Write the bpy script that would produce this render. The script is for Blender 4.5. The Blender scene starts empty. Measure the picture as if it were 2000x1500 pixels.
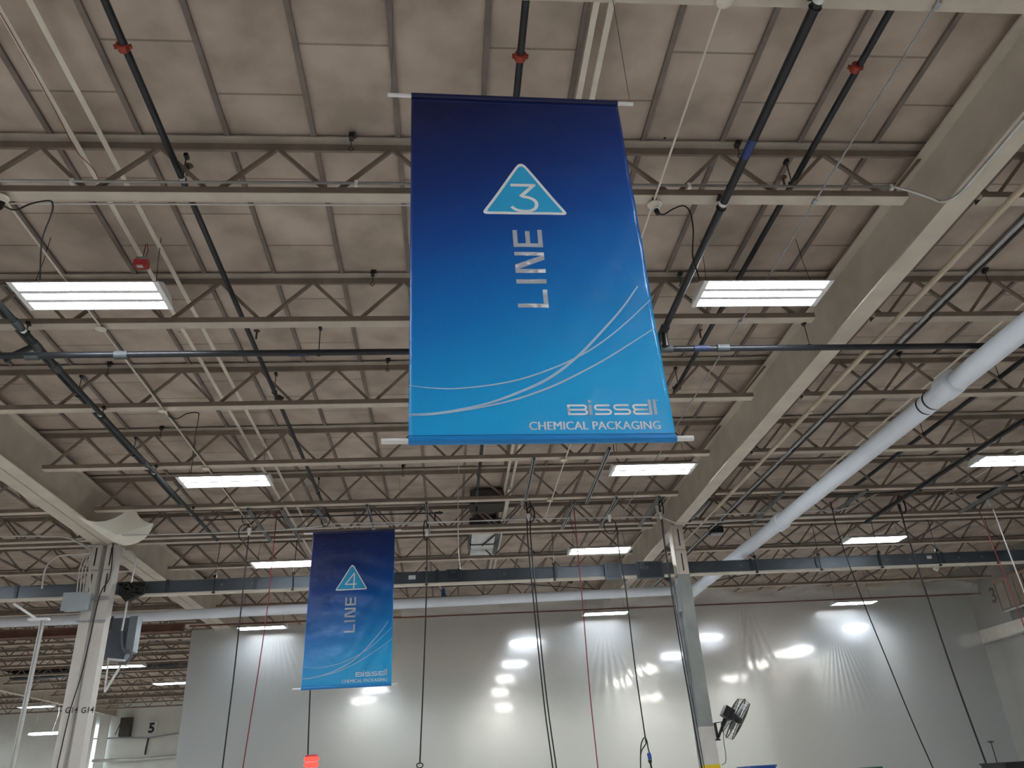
import bpy, bmesh, math, random
from mathutils import Vector, Matrix
random.seed(7)
C = bpy.context.scene.collection
S = bpy.context.scene
PI = math.pi
# ---------------------------------------------------------------- camera, world, exposure
# world origin = the photographer's eye; the floor lies 1.6 m below it, y runs down the hall
F_PX, PITCH, YAW, ROLL = 1546.1, math.radians(26.989), math.radians(5.714), math.radians(-3.4885)
fw = Vector((math.sin(YAW)*math.cos(PITCH), math.cos(YAW)*math.cos(PITCH), math.sin(PITCH)))
rt = Vector((math.cos(YAW), -math.sin(YAW), 0)); up = rt.cross(fw)
RX = rt*math.cos(ROLL) + up*math.sin(ROLL); UX = -rt*math.sin(ROLL) + up*math.cos(ROLL)
cd = bpy.data.cameras.new('camera'); cam = bpy.data.objects.new('camera', cd); C.objects.link(cam)
cd.sensor_width = 36; cd.sensor_fit = 'HORIZONTAL'; cd.lens = F_PX*36/2000; cd.clip_end = 300; cd.clip_start = .05
cam.matrix_world = Matrix(((RX.x, UX.x, -fw.x, 0), (RX.y, UX.y, -fw.y, 0), (RX.z, UX.z, -fw.z, 0), (0, 0, 0, 1)))
S.camera = cam
w = bpy.data.worlds.new('world'); S.world = w; w.use_nodes = True
w.node_tree.nodes['Background'].inputs[0].default_value = (.75, .8, .9, 1); w.node_tree.nodes['Background'].inputs[1].default_value = .05
S.view_settings.view_transform = 'Standard'; S.view_settings.look = 'None'; S.view_settings.gamma = 1
S.view_settings.use_curve_mapping = False; S.view_settings.exposure = 0.80
S.cycles.max_bounces = 10; S.cycles.diffuse_bounces = 5; S.cycles.transmission_bounces = 6; S.cycles.transparent_max_bounces = 12
S.cycles.sample_clamp_indirect = 6
LAMP = 38.0          # strength of the lit tubes
FLOOR, CEIL, CHORD = -1.6, 4.52, 3.97

def at(px, py, x=None, y=None, z=None):
    d = RX*((px-1000)/F_PX) - UX*((py-750)/F_PX) + fw
    t = x/d.x if x is not None else y/d.y if y is not None else z/d.z
    return d*t

# ---------------------------------------------------------------- materials
MATS = {}
def L(c): return tuple((v/12.92 if v <= .04045 else ((v+.055)/1.055)**2.4) for v in c)
def mat(name, col, rough=.6, metal=0., var=.08, scale=6., bump=0., emit=None, spec=.5, streak=None):
    if name in MATS: return MATS[name]
    m = bpy.data.materials.new(name); m.use_nodes = True; MATS[name] = m
    nt = m.node_tree; b = nt.nodes['Principled BSDF']
    b.inputs['Roughness'].default_value = rough; b.inputs['Metallic'].default_value = metal
    b.inputs['Specular IOR Level'].default_value = spec
    tc = nt.nodes.new('ShaderNodeTexCoord')
    n = nt.nodes.new('ShaderNodeTexNoise'); n.inputs['Scale'].default_value = scale; n.inputs['Detail'].default_value = 5
    if streak:
        mp = nt.nodes.new('ShaderNodeMapping'); mp.inputs['Scale'].default_value = streak
        nt.links.new(tc.outputs['Object'], mp.inputs[0]); nt.links.new(mp.outputs[0], n.inputs['Vector'])
    else: nt.links.new(tc.outputs['Object'], n.inputs['Vector'])
    r = nt.nodes.new('ShaderNodeValToRGB'); r.color_ramp.elements[0].position = .3; r.color_ramp.elements[1].position = .7
    r.color_ramp.elements[0].color = (*[c*(1-var) for c in col], 1); r.color_ramp.elements[1].color = (*[min(1, c*(1+var)) for c in col], 1)
    nt.links.new(n.outputs['Fac'], r.inputs[0]); nt.links.new(r.outputs[0], b.inputs['Base Color'])
    if bump:
        bp = nt.nodes.new('ShaderNodeBump'); bp.inputs['Strength'].default_value = bump; bp.inputs['Distance'].default_value = .01
        nt.links.new(n.outputs['Fac'], bp.inputs['Height']); nt.links.new(bp.outputs[0], b.inputs['Normal'])
    if emit:
        b.inputs['Emission Color'].default_value = (*emit[0], 1); b.inputs['Emission Strength'].default_value = emit[1]
    return m
PAINT = mat('beige_steel_paint', (.60, .545, .475), .55, var=.10, scale=3, bump=.05)
JOISTP = mat('dusty_joist_paint', (.37, .31, .26), .7, var=.14, scale=4)
STRIP = mat('cream_strip_paint', (.70, .655, .57), .5, var=.08)
DARKPIPE = mat('black_steel_pipe', (.022, .024, .030), .38, .3, var=.2, scale=9)
GALV = mat('galvanized_steel', (.40, .43, .46), .38, .7, var=.15, scale=12)
GALVL = mat('bright_conduit', (.62, .63, .62), .35, .5, var=.08)
REDC = mat('red_coupling_paint', (.30, .035, .02), .5, var=.15)
REDB = mat('red_alarm_plastic', (.55, .05, .06), .4)
WHITEP = mat('white_plastic', (.80, .80, .80), .45, var=.03)
WHITEM = mat('white_enamel', (.78, .80, .82), .35, var=.03)
BLACK = mat('black_rubber', (.012, .012, .013), .5, var=.2)
BLACKM = mat('black_painted_metal', (.015, .015, .017), .4, var=.2)
REDCORD = mat('red_rubber_cord', (.22, .02, .03), .5)
BUS = mat('grey_blue_busway_paint', (.085, .105, .13), .33, .35, var=.18, scale=2.2)
BUSD = mat('dark_busway_paint', (.045, .055, .07), .35, .35, var=.2)
RUST = mat('rust_primer_steel', (.16, .075, .055), .7, var=.25, scale=5)
PIPEW = mat('white_duct_paint', (.80, .86, .96), .45, var=.04, scale=2)
FABRIC = mat('cream_fabric', (.84, .83, .76), .8, var=.04)
CONCW = mat('white_wall_paint', (.80, .83, .80), .7, var=.06, scale=1.3)
WALLD = mat('dim_wall_paint', (.30, .29, .27), .7, var=.06, scale=1.3)
FLOORM = mat('sealed_concrete', (.60, .575, .53), .5, var=.12, scale=.8)
SIDING = mat('tan_wall_siding', (.40, .33, .25), .6, var=.08)
DARK = mat('dark_recess', (.02, .02, .022), .6)
COLG = mat('grey_green_column_paint', (.27, .29, .28), .5, var=.18, scale=3)
COLW = mat('white_column_paint', (.62, .60, .57), .5, var=.05)
YEL = mat('yellow_safety_paint', (.75, .55, .02), .5)
PRINTW = mat('white_print', (.88, .90, .95), .45, var=.01)
CYAN = mat('cyan_print', (.025, .42, .80), .45, var=.02)
GREYBOX = mat('grey_box_enamel', (.36, .42, .45), .45, var=.05)
RIBM = mat('dusty_rib_steel', (.20, .165, .148), .8, var=.2, scale=5)
INK = mat('black_ink', (.015, .015, .015), .6)
STICK = mat('pale_sticker', (.75, .76, .78), .5)
BLUEP = mat('blue_plastic', (.02, .09, .35), .4)

def tube_mat(name, col, strength):
    m = bpy.data.materials.new(name); m.use_nodes = True; nt = m.node_tree
    for n in list(nt.nodes): nt.nodes.remove(n)
    o = nt.nodes.new('ShaderNodeOutputMaterial'); e = nt.nodes.new('ShaderNodeEmission')
    e.inputs[0].default_value = (*col, 1); e.inputs[1].default_value = strength
    nt.links.new(e.outputs[0], o.inputs[0]); return m
GLOW = tube_mat('lit_tube', (.93, .97, 1.0), LAMP)
GLOWW = tube_mat('lit_warm_tube', (1.0, .94, .84), LAMP*.7)
GLOWR = tube_mat('lit_red_lens', (1.0, .04, .03), 2.2)

def ceiling_mat():
    m = bpy.data.materials.new('ceiling_fibre_panels'); m.use_nodes = True; nt = m.node_tree; b = nt.nodes['Principled BSDF']
    b.inputs['Roughness'].default_value = .9; b.inputs['Specular IOR Level'].default_value = .1
    tc = nt.nodes.new('ShaderNodeTexCoord'); sep = nt.nodes.new('ShaderNodeSeparateXYZ'); nt.links.new(tc.outputs['Object'], sep.inputs[0])
    def ma(op, a, k):
        n = nt.nodes.new('ShaderNodeMath'); n.operation = op; nt.links.new(a, n.inputs[0]); n.inputs[1].default_value = k; return n.outputs[0]
    u = ma('ADD', sep.outputs[1], 0.655+.885*40); v = ma('ADD', sep.outputs[0], .302+.64*60)
    cb = nt.nodes.new('ShaderNodeCombineXYZ'); nt.links.new(u, cb.inputs[0]); nt.links.new(v, cb.inputs[1])
    br = nt.nodes.new('ShaderNodeTexBrick'); nt.links.new(cb.outputs[0], br.inputs[0])
    br.inputs['Scale'].default_value = 1; br.inputs['Brick Width'].default_value = .885; br.inputs['Row Height'].default_value = .64
    br.offset = .5; br.inputs['Mortar Size'].default_value = .013; br.inputs['Mortar Smooth'].default_value = .7
    br.inputs['Color1'].default_value = (.520, .440, .380, 1); br.inputs['Color2'].default_value = (.465, .395, .342, 1); br.inputs['Mortar'].default_value = (.28, .235, .20, 1)
    n = nt.nodes.new('ShaderNodeTexNoise'); n.inputs['Scale'].default_value = 2.2; n.inputs['Detail'].default_value = 7; nt.links.new(tc.outputs['Object'], n.inputs[0])
    rp = nt.nodes.new('ShaderNodeValToRGB'); rp.color_ramp.elements[0].color = (.78, .77, .76, 1); rp.color_ramp.elements[1].color = (1.12, 1.12, 1.12, 1)
    rp.color_ramp.elements[0].position = .35; rp.color_ramp.elements[1].position = .65; nt.links.new(n.outputs[0], rp.inputs[0])
    mx = nt.nodes.new('ShaderNodeMix'); mx.data_type = 'RGBA'; mx.blend_type = 'MULTIPLY'; mx.inputs[0].default_value = 1
    nt.links.new(br.outputs[0], mx.inputs[6]); nt.links.new(rp.outputs[0], mx.inputs[7])
    # small round stains and screw holes
    vo = nt.nodes.new('ShaderNodeTexVoronoi'); vo.inputs['Scale'].default_value = 1.5; nt.links.new(tc.outputs['Object'], vo.inputs[0])
    lt = nt.nodes.new('ShaderNodeMath'); lt.operation = 'LESS_THAN'; lt.inputs[1].default_value = .016; nt.links.new(vo.outputs['Distance'], lt.inputs[0])
    m2 = nt.nodes.new('ShaderNodeMix'); m2.data_type = 'RGBA'; nt.links.new(lt.outputs[0], m2.inputs[0]); nt.links.new(mx.outputs[2], m2.inputs[6]); m2.inputs[7].default_value = (.03, .025, .02, 1)
    nt.links.new(m2.outputs[2], b.inputs['Base Color'])
    n2 = nt.nodes.new('ShaderNodeTexNoise'); n2.inputs['Scale'].default_value = 60; nt.links.new(tc.outputs['Object'], n2.inputs[0])
    bp = nt.nodes.new('ShaderNodeBump'); bp.inputs['Strength'].default_value = .25; bp.inputs['Distance'].default_value = .004; nt.links.new(n2.outputs[0], bp.inputs['Height'])
    nt.links.new(bp.outputs[0], b.inputs['Normal']); return m

def banner_mat(h):
    m = bpy.data.materials.new('printed_vinyl'); m.use_nodes = True; nt = m.node_tree; b = nt.nodes['Principled BSDF']
    b.inputs['Roughness'].default_value = .30; b.inputs['Specular IOR Level'].default_value = .40
    tc = nt.nodes.new('ShaderNodeTexCoord'); sep = nt.nodes.new('ShaderNodeSeparateXYZ'); nt.links.new(tc.outputs['UV'], sep.inputs[0])
    # print runs navy at the top to bright blue at the bottom right
    ad = nt.nodes.new('ShaderNodeMath'); ad.operation = 'MULTIPLY'; ad.inputs[1].default_value = .20; nt.links.new(sep.outputs[0], ad.inputs[0])
    s2 = nt.nodes.new('ShaderNodeMath'); s2.operation = 'ADD'; nt.links.new(ad.outputs[0], s2.inputs[0]); nt.links.new(sep.outputs[1], s2.inputs[1])
    rp = nt.nodes.new('ShaderNodeValToRGB'); nt.links.new(s2.outputs[0], rp.inputs[0]); cr = rp.color_ramp
    cr.elements[0].position = .08; cr.elements[0].color = (.004, .010, .075, 1)
    cr.elements[1].position = 1.0; cr.elements[1].color = (.012, .42, .88, 1)
    for p, c in ((.33, (.005, .030, .19)), (.52, (.005, .075, .36)), (.75, (.004, .20, .62))):
        e = cr.elements.new(p); e.color = (*c, 1)
    nt.links.new(rp.outputs[0], b.inputs['Base Color'])
    n = nt.nodes.new('ShaderNodeTexNoise'); n.inputs['Scale'].default_value = 7; n.inputs['Detail'].default_value = 3; nt.links.new(tc.outputs['Object'], n.inputs[0])
    bp = nt.nodes.new('ShaderNodeBump'); bp.inputs['Strength'].default_value = .35; bp.inputs['Distance'].default_value = .02; nt.links.new(n.outputs[0], bp.inputs['Height'])
    nt.links.new(bp.outputs[0], b.inputs['Normal']); return m

def plastic_mat(name, frost=.50, rough=.19, tint=(.56, .615, .655)):
    m = bpy.data.materials.new(name); m.use_nodes = True; nt = m.node_tree
    for n in list(nt.nodes): nt.nodes.remove(n)
    o = nt.nodes.new('ShaderNodeOutputMaterial')
    rf = nt.nodes.new('ShaderNodeBsdfRefraction'); rf.inputs['Color'].default_value = (.95, .97, 1, 1); rf.inputs['Roughness'].default_value = rough; rf.inputs['IOR'].default_value = 1.25
    rg = nt.nodes.new('ShaderNodeBsdfRefraction'); rg.inputs['Color'].default_value = (.9, .95, 1, 1); rg.inputs['Roughness'].default_value = .42; rg.inputs['IOR'].default_value = 1.25
    rm = nt.nodes.new('ShaderNodeMixShader'); rm.inputs[0].default_value = .55; nt.links.new(rf.outputs[0], rm.inputs[1]); nt.links.new(rg.outputs[0], rm.inputs[2])
    df = nt.nodes.new('ShaderNodeBsdfDiffuse'); df.inputs[0].default_value = (*tint, 1)
    tl = nt.nodes.new('ShaderNodeBsdfTranslucent'); tl.inputs[0].default_value = (*tint, 1)
    gl = nt.nodes.new('ShaderNodeBsdfGlossy'); gl.inputs['Roughness'].default_value = .28; gl.inputs['Color'].default_value = (.9, .9, .9, 1)
    tc = nt.nodes.new('ShaderNodeTexCoord'); mp = nt.nodes.new('ShaderNodeMapping'); mp.inputs['Scale'].default_value = (3.2, 1, .10)
    nt.links.new(tc.outputs['Object'], mp.inputs[0])
    n = nt.nodes.new('ShaderNodeTexNoise'); n.inputs['Scale'].default_value = 1.6; n.inputs['Detail'].default_value = 4; n.inputs['Distortion'].default_value = .4; nt.links.new(mp.outputs[0], n.inputs[0])
    bp = nt.nodes.new('ShaderNodeBump'); bp.inputs['Strength'].default_value = .28; bp.inputs['Distance'].default_value = .05; nt.links.new(n.outputs[0], bp.inputs['Height'])
    for q in (df, gl): nt.links.new(bp.outputs[0], q.inputs['Normal'])
    a = nt.nodes.new('ShaderNodeMixShader'); a.inputs[0].default_value = .55; nt.links.new(df.outputs[0], a.inputs[1]); nt.links.new(tl.outputs[0], a.inputs[2])
    c = nt.nodes.new('ShaderNodeMixShader'); c.inputs[0].default_value = frost; nt.links.new(rm.outputs[0], c.inputs[1]); nt.links.new(a.outputs[0], c.inputs[2])
    g = nt.nodes.new('ShaderNodeMixShader'); g.inputs[0].default_value = .04; nt.links.new(c.outputs[0], g.inputs[1]); nt.links.new(gl.outputs[0], g.inputs[2])
    nt.links.new(g.outputs[0], o.inputs[0]); return m
def clear_plastic(name, clear=.62):
    m = bpy.data.materials.new(name); m.use_nodes = True; nt = m.node_tree
    for n in list(nt.nodes): nt.nodes.remove(n)
    o = nt.nodes.new('ShaderNodeOutputMaterial'); t = nt.nodes.new('ShaderNodeBsdfTransparent'); df = nt.nodes.new('ShaderNodeBsdfPrincipled')
    df.inputs['Base Color'].default_value = (.72, .75, .77, 1); df.inputs['Roughness'].default_value = .2
    tc = nt.nodes.new('ShaderNodeTexCoord'); n = nt.nodes.new('ShaderNodeTexNoise'); n.inputs['Scale'].default_value = 3; n.inputs['Distortion'].default_value = 1.5
    nt.links.new(tc.outputs['Object'], n.inputs[0])
    bp = nt.nodes.new('ShaderNodeBump'); bp.inputs['Strength'].default_value = .6; bp.inputs['Distance'].default_value = .06; nt.links.new(n.outputs[0], bp.inputs['Height']); nt.links.new(bp.outputs[0], df.inputs['Normal'])
    mx = nt.nodes.new('ShaderNodeMixShader'); mx.inputs[0].default_value = 1-clear
    nt.links.new(t.outputs[0], mx.inputs[1]); nt.links.new(df.outputs[0], mx.inputs[2]); nt.links.new(mx.outputs[0], o.inputs[0]); return m

# ---------------------------------------------------------------- mesh helpers
class MB:
    def __init__(s): s.v = []; s.f = []; s.sm = []
    def add(s, vs, fs, smooth=False):
        k = len(s.v); s.v += [tuple(p) for p in vs]; s.f += [tuple(i+k for i in f) for f in fs]; s.sm += [smooth]*len(fs); return s
    def box(s, a, b):
        x0, y0, z0 = [min(a[i], b[i]) for i in range(3)]; x1, y1, z1 = [max(a[i], b[i]) for i in range(3)]
        return s.add([(x0, y0, z0), (x1, y0, z0), (x1, y1, z0), (x0, y1, z0), (x0, y0, z1), (x1, y0, z1), (x1, y1, z1), (x0, y1, z1)],
                     [(0, 3, 2, 1), (4, 5, 6, 7), (0, 1, 5, 4), (1, 2, 6, 5), (2, 3, 7, 6), (3, 0, 4, 7)])
    def cbox(s, c, d): return s.box([c[i]-d[i]/2 for i in range(3)], [c[i]+d[i]/2 for i in range(3)])
    def bar(s, p, q, wd, ht, ref=(0, 1, 0)):
        p, q = Vector(p), Vector(q); a = (q-p).normalized(); r = Vector(ref); u = a.cross(r)
        if u.length < 1e-4: u = a.cross(Vector((1, 0, 0)))
        u.normalize(); v = a.cross(u).normalized(); u *= wd/2; v *= ht/2
        return s.add([p-u-v, p+u-v, p+u+v, p-u+v, q-u-v, q+u-v, q+u+v, q-u+v],
                     [(0, 3, 2, 1), (4, 5, 6, 7), (0, 1, 5, 4), (1, 2, 6, 5), (2, 3, 7, 6), (3, 0, 4, 7)])
    def tube(s, pts, r, n=10, caps=True):
        pts = [Vector(p) for p in pts]; m = len(pts); rr = r if isinstance(r, (list, tuple)) else [r]*m
        T = [(pts[min(i+1, m-1)]-pts[max(i-1, 0)]).normalized() for i in range(m)]
        u = T[0].cross(Vector((0, 0, 1)))
        if u.length < .05: u = T[0].cross(Vector((0, 1, 0)))
        u.normalize(); vs = []
        for i in range(m):
            u = (u-T[i]*u.dot(T[i])).normalized(); v = T[i].cross(u)
            for k in range(n):
                a = 2*PI*k/n; vs.append(pts[i]+(u*math.cos(a)+v*math.sin(a))*rr[i])
        fs = [(i*n+k, i*n+(k+1) % n, (i+1)*n+(k+1) % n, (i+1)*n+k) for i in range(m-1) for k in range(n)]
        s.add(vs, fs, True)
        if caps: s.add([vs[k] for k in range(n)], [tuple(range(n))[::-1]]); s.add([vs[(m-1)*n+k] for k in range(n)], [tuple(range(n))])
        return s
    def prof(s, c, axis, prof, n=16):
        """lathe: prof = [(distance along axis, radius)]"""
        c = Vector(c); a = Vector(axis).normalized()
        k = len(s.sm); s.tube([c+a*d for d, r in prof], [max(r, 1e-4) for d, r in prof], n); s.sm[k:] = [False]*(len(s.sm)-k); return s
    def poly(s, o, U, V, N, pts, depth):
        k = len(pts); ps = [o+U*a+V*b for a, b in pts]
        s.add(ps+[p+N*depth for p in ps], [tuple(range(k)), tuple(range(2*k-1, k-1, -1))]+[(i, (i+1) % k, (i+1) % k+k, i+k) for i in range(k)]); return s
    def build(s, name, m, parent=None, loc=None):
        L0 = Vector(loc) if loc is not None else (Vector(parent['_o']) if parent is not None and '_o' in parent else Vector((0, 0, 0)))
        me = bpy.data.meshes.new(name); me.from_pydata([(v[0]-L0.x, v[1]-L0.y, v[2]-L0.z) for v in s.v], [], s.f)
        me.polygons.foreach_set('use_smooth', s.sm); me.materials.append(m); me.update()
        o = bpy.data.objects.new(name, me); C.objects.link(o)
        if parent is not None: o.parent = parent
        elif loc is not None: o.location = loc
        return o

def ORG(o): return Vector(o['_o'])
def tag(o, label, cat, group=None, kind=None):
    if label: o['label'] = label
    if cat: o['category'] = cat
    if group: o['group'] = group
    if kind: o['kind'] = kind
    return o
def thing(name, label, cat, loc, group=None):
    o = bpy.data.objects.new(name, None); C.objects.link(o); o.empty_display_size = .1
    o.location = loc; o['_o'] = [float(c) for c in loc]; return tag(o, label, cat, group)
def sub(mb, name, m, par):          # sub-part: parent is a part mesh whose own origin equals its thing's origin
    r = par.parent; L0 = Vector(r['_o'])
    o = mb.build(name, m, None, loc=L0); o.location = (0, 0, 0); o.parent = par; return o
def copy_tree(o, loc, label=None):
    r = o.copy(); C.objects.link(r); r.location = loc; r['_o'] = [float(c) for c in loc]
    if label: r['label'] = label
    for ch in list(o.children):
        c = ch.copy(); C.objects.link(c); c.parent = r
        for g in list(ch.children):
            d = g.copy(); C.objects.link(d); d.parent = c
    return r
def struct(mb, name, m): o = mb.build(name, m); o['kind'] = 'structure'; return o
def arc(p0, p1, p2, n=6):
    p0, p1, p2 = Vector(p0), Vector(p1), Vector(p2); return [p0*(1-t)**2+p1*2*t*(1-t)+p2*t*t for t in [i/n for i in range(n+1)]]
def smooth(pts, n=6):
    P = [Vector(p) for p in pts]; P = [P[0]*2-P[1]]+P+[P[-1]*2-P[-2]]; out = []
    for i in range(1, len(P)-2):
        for k in range(n):
            t = k/n; out.append(.5*((2*P[i])+(-P[i-1]+P[i+1])*t+(2*P[i-1]-5*P[i]+4*P[i+1]-P[i+2])*t*t+(-P[i-1]+3*P[i]-3*P[i+1]+P[i+2])*t**3))
    return out+[P[-2]]
def text_mb(body, size, o, U, V, off=0., depth=.001, bold=0., sx=1.):
    """lettering from the built-in font laid at point o along U with V up"""
    cu = bpy.data.curves.new('t', 'FONT'); cu.body = body; cu.size = size; cu.offset = bold; cu.extrude = depth/2; cu.resolution_u = 3
    ob = bpy.data.objects.new('t', cu); C.objects.link(ob); dg = bpy.context.evaluated_depsgraph_get(); dg.update()
    me = bpy.data.meshes.new_from_object(ob.evaluated_get(dg)); N = U.cross(V)
    mb = MB(); mb.add([o+U*(v.co.x*sx)+V*v.co.y+N*(v.co.z+off) for v in me.vertices], [tuple(p.vertices) for p in me.polygons])
    wd = max((v.co.x for v in me.vertices), default=0)
    bpy.data.objects.remove(ob); bpy.data.meshes.remove(me); bpy.data.curves.remove(cu); return mb, wd*sx

# ---------------------------------------------------------------- the hall: floor, ceiling, walls
struct(MB().box((-26, -12, FLOOR-.2), (13.6, 40, FLOOR)), 'floor', FLOORM)
ceiling = struct(MB().box((-26, -12, CEIL), (13.6, 40, CEIL+.15)), 'ceiling', ceiling_mat())
for k in range(-20, 18):
    x = .34+.64*k
    MB().box((x-.019, -12, CEIL-.028), (x+.019, 40, CEIL-.001)).add([], []).build('ceiling_rib', RIBM, ceiling)
struct(MB().box((-26, 40, FLOOR), (13.6, 40.2, CEIL)), 'wall_back', CONCW)
struct(MB().box((-26.2, -12, FLOOR), (-26, 40, CEIL)), 'wall_left', WALLD)
struct(MB().box((-26, -12.2, FLOOR), (13.6, -12, CEIL)), 'wall_front', WALLD)
struct(MB().box((13.6, -12, FLOOR), (13.8, 40, CEIL)), 'wall_right', WALLD)

# ---------------------------------------------------------------- girders
JOISTD = mat('dark_joist_brown', (.235, .19, .155), .75, var=.16, scale=4)  # darker brown than the flanges, on chord legs and diagonals
JOISTF = mat('dusty_flange_paint', (.44, .385, .33), .7, var=.14, scale=4)
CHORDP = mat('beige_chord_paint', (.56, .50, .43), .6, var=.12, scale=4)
def girder(x, lab, wd=.19):
    t = thing('steel_girder', lab, 'steel beam', (x, -6, 3.83))
    MB().box((x-wd/2, -12, 3.83), (x+wd/2, 39.9, 3.845)).build('bottom_flange', PAINT, t)
    MB().box((x-.006, -12, 3.845), (x+.006, 39.9, 4.40)).build('web', PAINT, t)
    MB().box((x-wd/2, -12, 4.40), (x+wd/2, 39.9, 4.418)).build('top_flange', PAINT, t)
    return t
girder(4.0, 'wide beige steel girder running diagonally at the right beside the blue banner', .20)
girder(-5.30, 'beige steel girder at the left, inner one of the touching pair above the G14 column')
girder(-5.505, 'beige steel girder at the left, outer one of the touching pair above the G14 column')
girder(-14.9, 'far beige steel girder seen beyond the G14 column under the distant roof')

# ---------------------------------------------------------------- open-web joists
NB = .868
def joist(x0, x1, n_top0, sgn, nk, ends, y, lab, grp, xe0, xe1):
    """x0..x1 bottom chord, xe0..xe1 top chord; bottom nodes b_k, top nodes t_k"""
    t = thing('roof_joist', lab, 'roof joist', (x0, y, CHORD), grp)
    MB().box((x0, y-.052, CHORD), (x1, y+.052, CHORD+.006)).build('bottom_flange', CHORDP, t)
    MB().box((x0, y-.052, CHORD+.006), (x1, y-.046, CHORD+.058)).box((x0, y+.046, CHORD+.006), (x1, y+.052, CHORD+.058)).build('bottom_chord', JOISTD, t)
    MB().box((xe0, y-.085, 4.488), (xe1, y+.045, 4.499)).build('top_flange', JOISTF, t)
    MB().box((xe0, y-.012, 4.425), (xe1, y+.012, 4.488)).build('top_chord', JOISTD, t)
    b = n_top0; zb, zt = CHORD+.03, 4.45
    prev = (b[0], zb)
    for bx, tx in zip(b, b[1:]):
        pass
    seq = []
    for k in range(nk):
        seq += [(b[0]+sgn*NB*k, zb), (b[0]+sgn*(NB*k+.43), zt)]
    seq = [(p, z) for p, z in seq if x0+.02 < p < x1-.02]
    for (p, z), (q, zz) in zip(seq, seq[1:]):
        MB().bar((p, y, z), (q, y, zz), .026, .030).build('diagonal', JOISTD, t)
    for e, (p, z) in ((xe0, min(seq)), (xe1, max(seq))):
        if z == zb: MB().bar((p, y, z), (e, y, 4.46), .026, .030).build('diagonal', JOISTD, t)
        else: MB().bar((p, y, z), (x0+.05 if e == xe0 else x1-.05, y, zb), .026, .030).build('diagonal', JOISTD, t)
    return t
YS = [2.93, 4.68, 6.47, 8.24, 10.01, 11.70, 13.16, 13.44, 15.17, 16.90, 18.62]
ORD = ['first', 'second', 'third', 'fourth', 'fifth', 'sixth', 'seventh', 'eighth', 'ninth', 'tenth', 'eleventh']
def row(lab, x0, x1, xe0, xe1, b0, sgn, nk, ys, grp, words):
    src = None
    for k, y in enumerate(ys):
        lb = lab % words[k]
        if src is None: src = joist(x0, x1, [b0], sgn, nk, None, y, lb, grp, xe0, xe1)
        else: copy_tree(src, (x0, y, CHORD), lb)
row('beige open-web roof joist across the middle bay, %s one from the top of the photo', -5.14, 3.69, -5.28, 3.985, 3.55, -1, 12, YS, 'roof joists of the middle bay', ORD)
row('beige open-web roof joist right of the wide girder, %s one from the top', 4.31, 13.4, 4.015, 13.58, 4.45, 1, 12, YS[1:], 'roof joists of the right bay', ORD)
row('dim open-web roof joist left of the paired girders, %s one counted from the camera', -14.7, -5.80, -14.88, -5.52, -6.0, -1, 12, YS[5:], 'roof joists of the left bay', ORD)
ysf = [20.4+1.77*k for k in range(11)]
row('distant roof joist beyond the rusty beam, %s one counted from the beam', -14.7, -5.80, -14.88, -5.52, -6.0, -1, 12, ysf, 'distant roof joists', ORD)
ysf2 = [16.9+1.77*k for k in range(13)]
row('distant roof joist in the far left bay, %s one counted from the camera', -25.8, -15.1, -25.9, -14.92, -15.3, -1, 13, ysf2, 'distant roof joists', ORD+['twelfth', 'thirteenth'])

# rust-coloured beam under the joist that carries the plastic
MB().box((-14.7, 18.45, 3.48), (-5.75, 18.55, 3.60)).box((-14.7, 18.40, 3.46), (-5.75, 18.60, 3.48)).box((-14.7, 18.40, 3.60), (-5.75, 18.60, 3.615)).build('rusty_beam', RUST)
tag(bpy.data.objects['rusty_beam'], 'rust-brown steel beam below the white pipe left of the plastic sheet', 'steel beam')
MB().box((-5.7, 18.70, 3.60), (13.1, 18.74, 3.635)).build('batten', RUST)
tag(bpy.data.objects['batten'], 'thin rust-brown batten along the top edge of the plastic sheet', 'batten')

# cream bracing strips under the roof
for x, lab in ((-2.66, 'cream flat strip under the roof, far left one of the left pair'), (-2.455, 'cream flat strip under the roof, right one of the left pair'),
               (1.02, 'cream flat strip under the roof behind the big banner, left one of the pair'), (1.118, 'cream flat strip under the roof behind the big banner, right one of the pair')):
    o = MB().box((x-.02, -2, 4.408), (x+.02, 18.5, 4.414)).box((x-.02, -2, 4.414), (x-.015, 18.5, 4.430)).build('bracing_strip', STRIP); tag(o, lab, 'bracing strip', 'cream bracing strips')

# ---------------------------------------------------------------- columns
def bracket(t, x, yf, zt, wd, m=PAINT):
    for (z0, z1) in ((zt-.42, zt-.02), (zt-.84, zt-.44)):
        b = MB().box((x-wd/2, yf-.022, z0), (x+wd/2, yf, z1)).build('slotted_plate', m, t)
        sub(MB().box((x-.011, yf-.024, z0+.06), (x+.011, yf-.0225, z1-.05)), 'slot', DARK, b)
t = thing('double_column', 'pale double steel column painted G14 at the left', 'column', (-5.41, 13.0, FLOOR))
for x in (-5.515, -5.285):
    MB().box((x-.077, 12.9, FLOOR), (x+.077, 13.1, 3.83)).build('column_post', COLW, t)
    bracket(t, x, 12.9, 3.84, .15, COLW)
p = at(130, 1388, y=12.9)
for px in (126, 157):
    p = at(px, 1393, y=12.895); mb, wd = text_mb('G14', .115, p, Vector((1, 0, 0)), Vector((0, 0, 1)), off=.0, bold=.001, sx=.92); mb.build('lettering', INK, t)
MB().box((-5.62, 12.86, 2.95), (-5.19, 12.9, 2.965)).box((-5.62, 12.86, 2.62), (-5.19, 12.9, 2.635)).build('strap', GALV, t)
t = thing('steel_column', 'grey steel column under the wide girder, white and yellow at its foot', 'column', (3.96, 13.0, FLOOR))
zw = at(1394, 1418, y=12.9).z; zy = at(1394, 1493, y=12.9).z
zc = at(1340, 1120, y=12.9).z
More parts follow.
